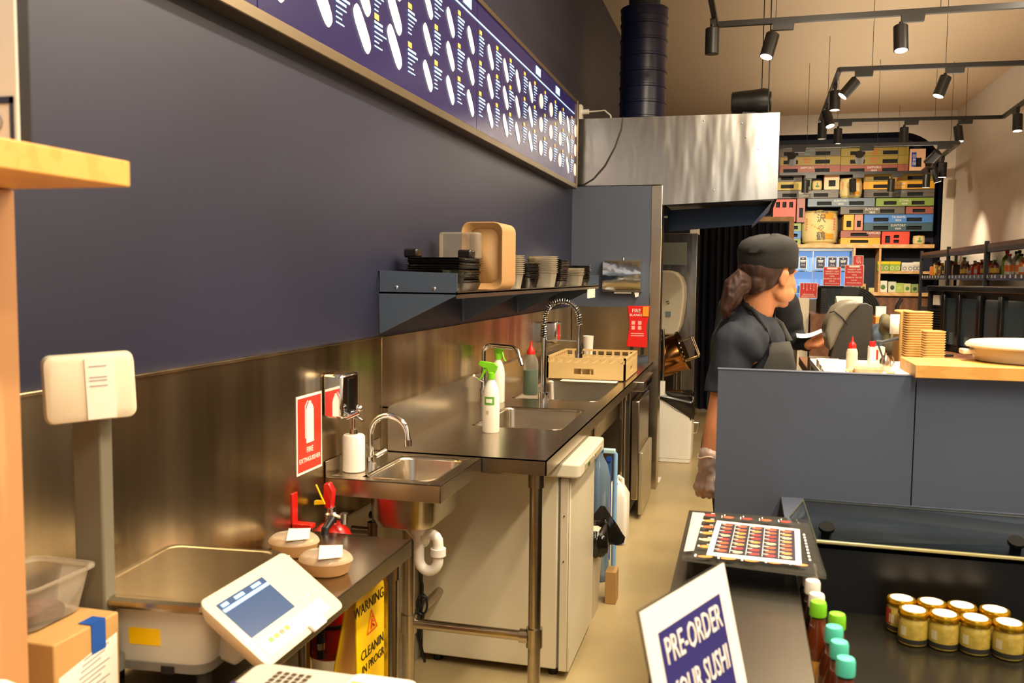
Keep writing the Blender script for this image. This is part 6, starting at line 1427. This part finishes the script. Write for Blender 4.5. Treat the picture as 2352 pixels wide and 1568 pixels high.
for i, (x, w_, h, c, lab) in enumerate(((1.53, .05, .07, '#d8cfa8', 'small cream jar at left on the lower wood tier'), (1.61, .065, .115, '#c9a040', 'stacked gold topped tins on lower wood tier'), (1.72, .07, .06, '#cfc08a', 'low cream tin on the lower wood tier'), (1.865, .11, .16, '#e2dcc8', 'white upright pack with round emblem on the lower wood tier'), (1.985, .10, .15, '#cfd0b4', 'pale folded tea pouch on lower wood tier'), (2.085, .10, .13, '#a8bc5a', 'light green pouch on the lower wood tier'), (2.18, .09, .125, '#c8c886', 'yellow green pouch on the lower wood tier'), (2.275, .09, .12, '#8a9a5a', 'olive green pouch at right on lower wood tier'))):
    t = thing('tea_pack', lab, 'packet', (x, 13.3, 1.318), 'packs on the lower wood tier')
    MB().box((x-w_/2, 13.28, 1.318), (x+w_/2, 13.36, 1.318+h)).build('pack_body', mat('tea_%d' % i, c, .5), t, bevel=.006)
    MB().ell((x, 13.279, 1.318+h*.45), (w_*.28, .003, h*.22), 12).build('emblem', mat('tea_emblem_%d' % (i % 3), ('#4f7a35', '#2f4a2a', '#b8c868')[i % 3], .5), t)
# red promotion cards and second cabinet at mid distance
t = thing('display_cabinet', 'smaller black display cabinet with ribbed curved back, behind the terminal', 'display cabinet', (.9, 8, 1.2))
MB().box((.635, 8.0, 1.20), (.80, 8.5, 1.425)).build('case_body', BLACKM, t)
MB().box((.625, 7.98, 1.425), (.81, 8.52, 1.437)).build('case_top', BLACKG, t)
mb = MB()
for i in range(11): mb.box((.637, 7.992, 1.22+i*.017), (.672, 8.0, 1.229+i*.017))
for x in (.685, .725, .765): mb.box((x, 7.992, 1.21), (x+.008, 8.0, 1.42))
mb.build('grille', BLACK, t)
MB().box((.69, 7.995, 1.225), (.79, 7.999, 1.41)).build('window', WG, t)
pr = [(.80, 1.20), (.80, 1.432)]+[(.90+.22*math.sin(a), 1.20+.232*math.cos(a)) for a in [PI/2*i/10 for i in range(11)]]
MB().prism(pr, (0, 8.02, 0), (1, 0, 0), (0, 0, 1), -.45).build('curved_back', BLACKM, t)
mb = MB()
for k in range(8):
    r_ = .215-k*.018; mb.tube([(.90+r_*.95*math.sin(a), 8.015, 1.20+(r_+.012)*math.cos(a)) for a in [.25+PI/2*.8*i/10 for i in range(11)]], .0035, 6)
mb.build('curved_rib', BLACKG, t)
o = MB().box((.55, 7.9, 0), (1.15, 8.6, 1.2)).build('cabinet_stand', BROWNW); tag(o, 'brown stand under the smaller black display cabinet', 'stand')
o = MB().box((.455, 8.0, 0), (.54, 8.3, 1.325)).build('side_stand', CREAM); tag(o, 'narrow cream stand left of smaller black cabinet carrying a red card', 'stand')
PR = mat('promo_red', '#c22f28', .45)
for x0, x1, z0, z1, lab, yy in ((.462, .607, 1.328, 1.462, 'lowest red promotion card, just right of the woman\'s chin', 8.05), (.650, .793, 1.437, 1.600, 'left red promotion card standing on smaller black cabinet', 8.05), (.822, .975, 1.437, 1.618, 'right red promotion card standing on smaller black cabinet', 8.05), (.886, .970, 1.612, 1.698, 'small red promotion card rising behind the other cards', 8.07)):
    t = thing('promotion_card', lab, 'sign', ((x0+x1)/2, yy, z0), 'red promotion cards')
    bz = z0 if z0 < 1.6 else 1.435
    MB().box((x0, yy, z0), (x1, yy+.004, z1)).build('card_border', PAPER, t)
    if bz != z0: MB().box(((x0+x1)/2-.004, yy+.004, bz), ((x0+x1)/2+.004, yy+.008, z1-.02)).build('card_stem', CLEAR, t)
    MB().box((x0+.004, yy-.002, z0+.004), (x1-.004, yy, z1-.004)).build('red_field', PR, t)
    cx = (x0+x1)/2; hh = z1-z0; y2 = yy-.0035
    if x0 < .5 or z0 > 1.6:
        mb = MB()
        for k in range(4): xx = x0+.03+k*(x1-x0-.05)/3.4; mb.box((xx, y2, z1-.045-.012*(k % 2)), (xx+.002, y2+.001, z1-.008)); mb.ell((xx+.001, y2, z1-.05-.012*(k % 2)), (.004, .001, .005), 8)
        mb.build('hanging_lamp_print', PAPER, t)
        if z0 < 1.6: text('SEASONAL', .020, (cx, y2, z0+.032), (1, 0, 0), (0, 0, 1), PAPER, t); text('PROMOTIONS', .018, (cx, y2, z0+.014), (1, 0, 0), (0, 0, 1), PAPER, t)
    else:
        MB().box((cx-.042, y2, z1-.022), (cx+.042, y2+.001, z1-.008)).build('white_banner', PAPER, t)
        for k, (s, sz) in enumerate((('VARIETY GIFT', .018), ('PROMOTION', .018), ('HERB', .016), ('BAMBOO TEA SET', .0165), ('$25.90', .016), ('PROMOTION PRICE', .013))): text(s, sz, (cx, y2, z1-.040-k*hh*.125), (1, 0, 0), (0, 0, 1), PAPER, t)
# small clutter at mid distance
o = MB().tube([(.93, 6.0, 1.20), (.93, 6.0, 1.33), (.955, 6.0, 1.38)], .012, 8).build('scanner', BLACK); tag(o, 'black handheld scanner in upright stand behind tan carton', 'scanner')
t = thing('till_counter', 'brown till counter at mid distance behind the cloth pile', 'counter', (1.0, 6.0, 0))
MB().box((.62, 5.6, 1.17), (1.35, 6.5, 1.20)).build('counter_top', BROWNW, t); MB().box((.65, 5.65, 0), (1.3, 6.45, 1.17)).build('counter_body', mat('dark_brown_laminate', '#4a2f22', .5), t)
o = MB().box((.78, 5.8, 1.20), (.88, 5.9, 1.27)).build('orange_box', mat('orange_box_card', '#d98a3a', .5), bevel=.003); tag(o, 'small orange box on the till counter', 'box')
o = MB().box((.80, 5.95, 1.20), (.86, 5.98, 1.33)).build('white_card', PAPER); tag(o, 'white card standing on till counter behind the orange box', 'card')

# ================================================================== RIGHT WALL SHELVES WITH BOTTLES
t = thing('bottle_shelving', 'long black metal shelving with brown top along the right wall', 'shelving', (2.4, 10.3, 0))
PST = [(12.5, 1), (10.93, 1), (9.30, 1), (7.70, 1)]
MB().box((2.20, 6.5, 1.805), (2.62, 12.52, 1.843)).build('top_board', BROWNW, t)
MB().box((2.20, 6.5, 1.765), (2.22, 12.52, 1.805)).build('top_rail', BLACKM, t)
for z, nm in ((1.545, 'shelf_board'), (1.15, 'shelf_board'), (.75, 'shelf_board'), (.30, 'shelf_board')): MB().box((2.21, 6.5, z-.012), (2.62, 12.50, z)).box((2.205, 6.5, z-.045), (2.212, 12.5, z+.008)).build(nm, mat('shelf_slate', '#2b2f38', .4), t)
for y, _ in PST: MB().box((2.19, y-.02, 0), (2.225, y+.02, 1.87)).box((2.60, y-.02, 0), (2.63, y+.02, 1.87)).build('post', BLACKM, t)
TK = mat('ticket_white', '#d9d2c2', .5)
mb = MB(); y = 6.7
while y < 12.4:
    mb.box((2.2025, y, 1.520), (2.205, y+.035, 1.548)); y += .11+.05*((int(y*37)) % 3)
mb.build('price_ticket', TK, t)
bc = ['#c23a22', '#d9702a', '#b02a1e', '#7a4a30', '#b7b0a4', '#6f8a2a', '#d8a830', '#e0b53a', '#8a2a2a', '#cfc8b8', '#3a2418', '#d04a24']
bm_ = [mat('shelf_bottle_%d' % i, c, .3, coat=.3) for i, c in enumerate(bc)]
capm = [REDP, WHITE, GREEN, YELLOW, BLACK]
def sb(x, y, z, r, h, mi, ci, lab, grp):
    t = thing('shelf_bottle', lab, 'bottle', (x, y, z), grp)
    MB().lathe([(r*.9, 0), (r, .006), (r, h*.6), (r*.85, h*.7), (r*.35, h*.82), (r*.33, h*.9)], (x, y, z), 12).build('bottle_body', bm_[mi], t)
    MB().lathe([(r*.42, h*.89), (r*.42, h), (r*.1, h*1.005)], (x, y, z), 10).build('cap', capm[ci], t)
    MB().lathe([(r*1.02, h*.18), (r*1.02, h*.48)], (x, y, z), 12, cap=False).build('bottle_label', bm_[(mi*5+4) % 12], t)
secn = ['nearest bay', 'middle bay', 'farthest bay']
i = 0; y = 7.85
random.seed(3)
cnt = {}; NTH = ['first','second','third','fourth','fifth','sixth','seventh','eighth','ninth','tenth','eleventh','twelfth','thirteenth','fourteenth','fifteenth','sixteenth','seventeenth','eighteenth','nineteenth','twentieth']+['late twentieth']*9
while y < 12.4:
    bay = 0 if y < 9.25 else (1 if y < 10.9 else 2)
    if any(abs(y-p) < .07 for p, _ in PST): y += .09; continue
    r = random.uniform(.03, .045); h = random.uniform(.13, .23)*(1.0 if bay == 0 else .9)
    mi = [[5, 0, 11, 7, 9, 1], [0, 11, 1, 2, 3, 9, 8], [1, 3, 10, 8, 3, 7]][bay][random.randrange(6)]
    cnt[bay] = cnt.get(bay, 0)+1
    cn = {0: 'red', 1: 'orange', 2: 'dark red', 3: 'brown', 4: 'grey', 5: 'green', 6: 'amber', 7: 'yellow', 8: 'maroon', 9: 'white', 10: 'dark brown', 11: 'bright red'}[mi]
    if bay == 2 and i % 2: 
        pack(2.32, y, 1.545, .08, r*2, h*.9, bm_[mi], '%s snack packet on right wall shelf, %s, %s from the near post' % (cn, secn[bay], NTH[cnt[bay]-1]), 'packet', 'packets and bottles on the right wall shelf', 'snack_packet')
    else: sb(2.30+random.uniform(0, .05), y, 1.545, r, h, mi, random.randrange(5), '%s bottle on right wall shelf, %s, %s from the near post' % (cn, secn[bay], NTH[cnt[bay]-1]), 'packets and bottles on the right wall shelf')
    y += r*2+random.uniform(.012, .05); i += 1
y = 8.0; k = 0
while y < 12.3:
    k += 1; mi = random.randrange(12)
    pack(2.36, y, 1.152, .12, .11, random.uniform(.12, .22), bm_[mi], '%s box on the second tier of right wall shelving, %s from the near end' % (('red','orange','maroon','brown','grey','green','amber','yellow','wine','cream','coffee','scarlet')[mi], NTH[k-1]), 'box', 'boxes on the second tier of right wall shelving', 'goods_box'); y += random.uniform(.18, .4)
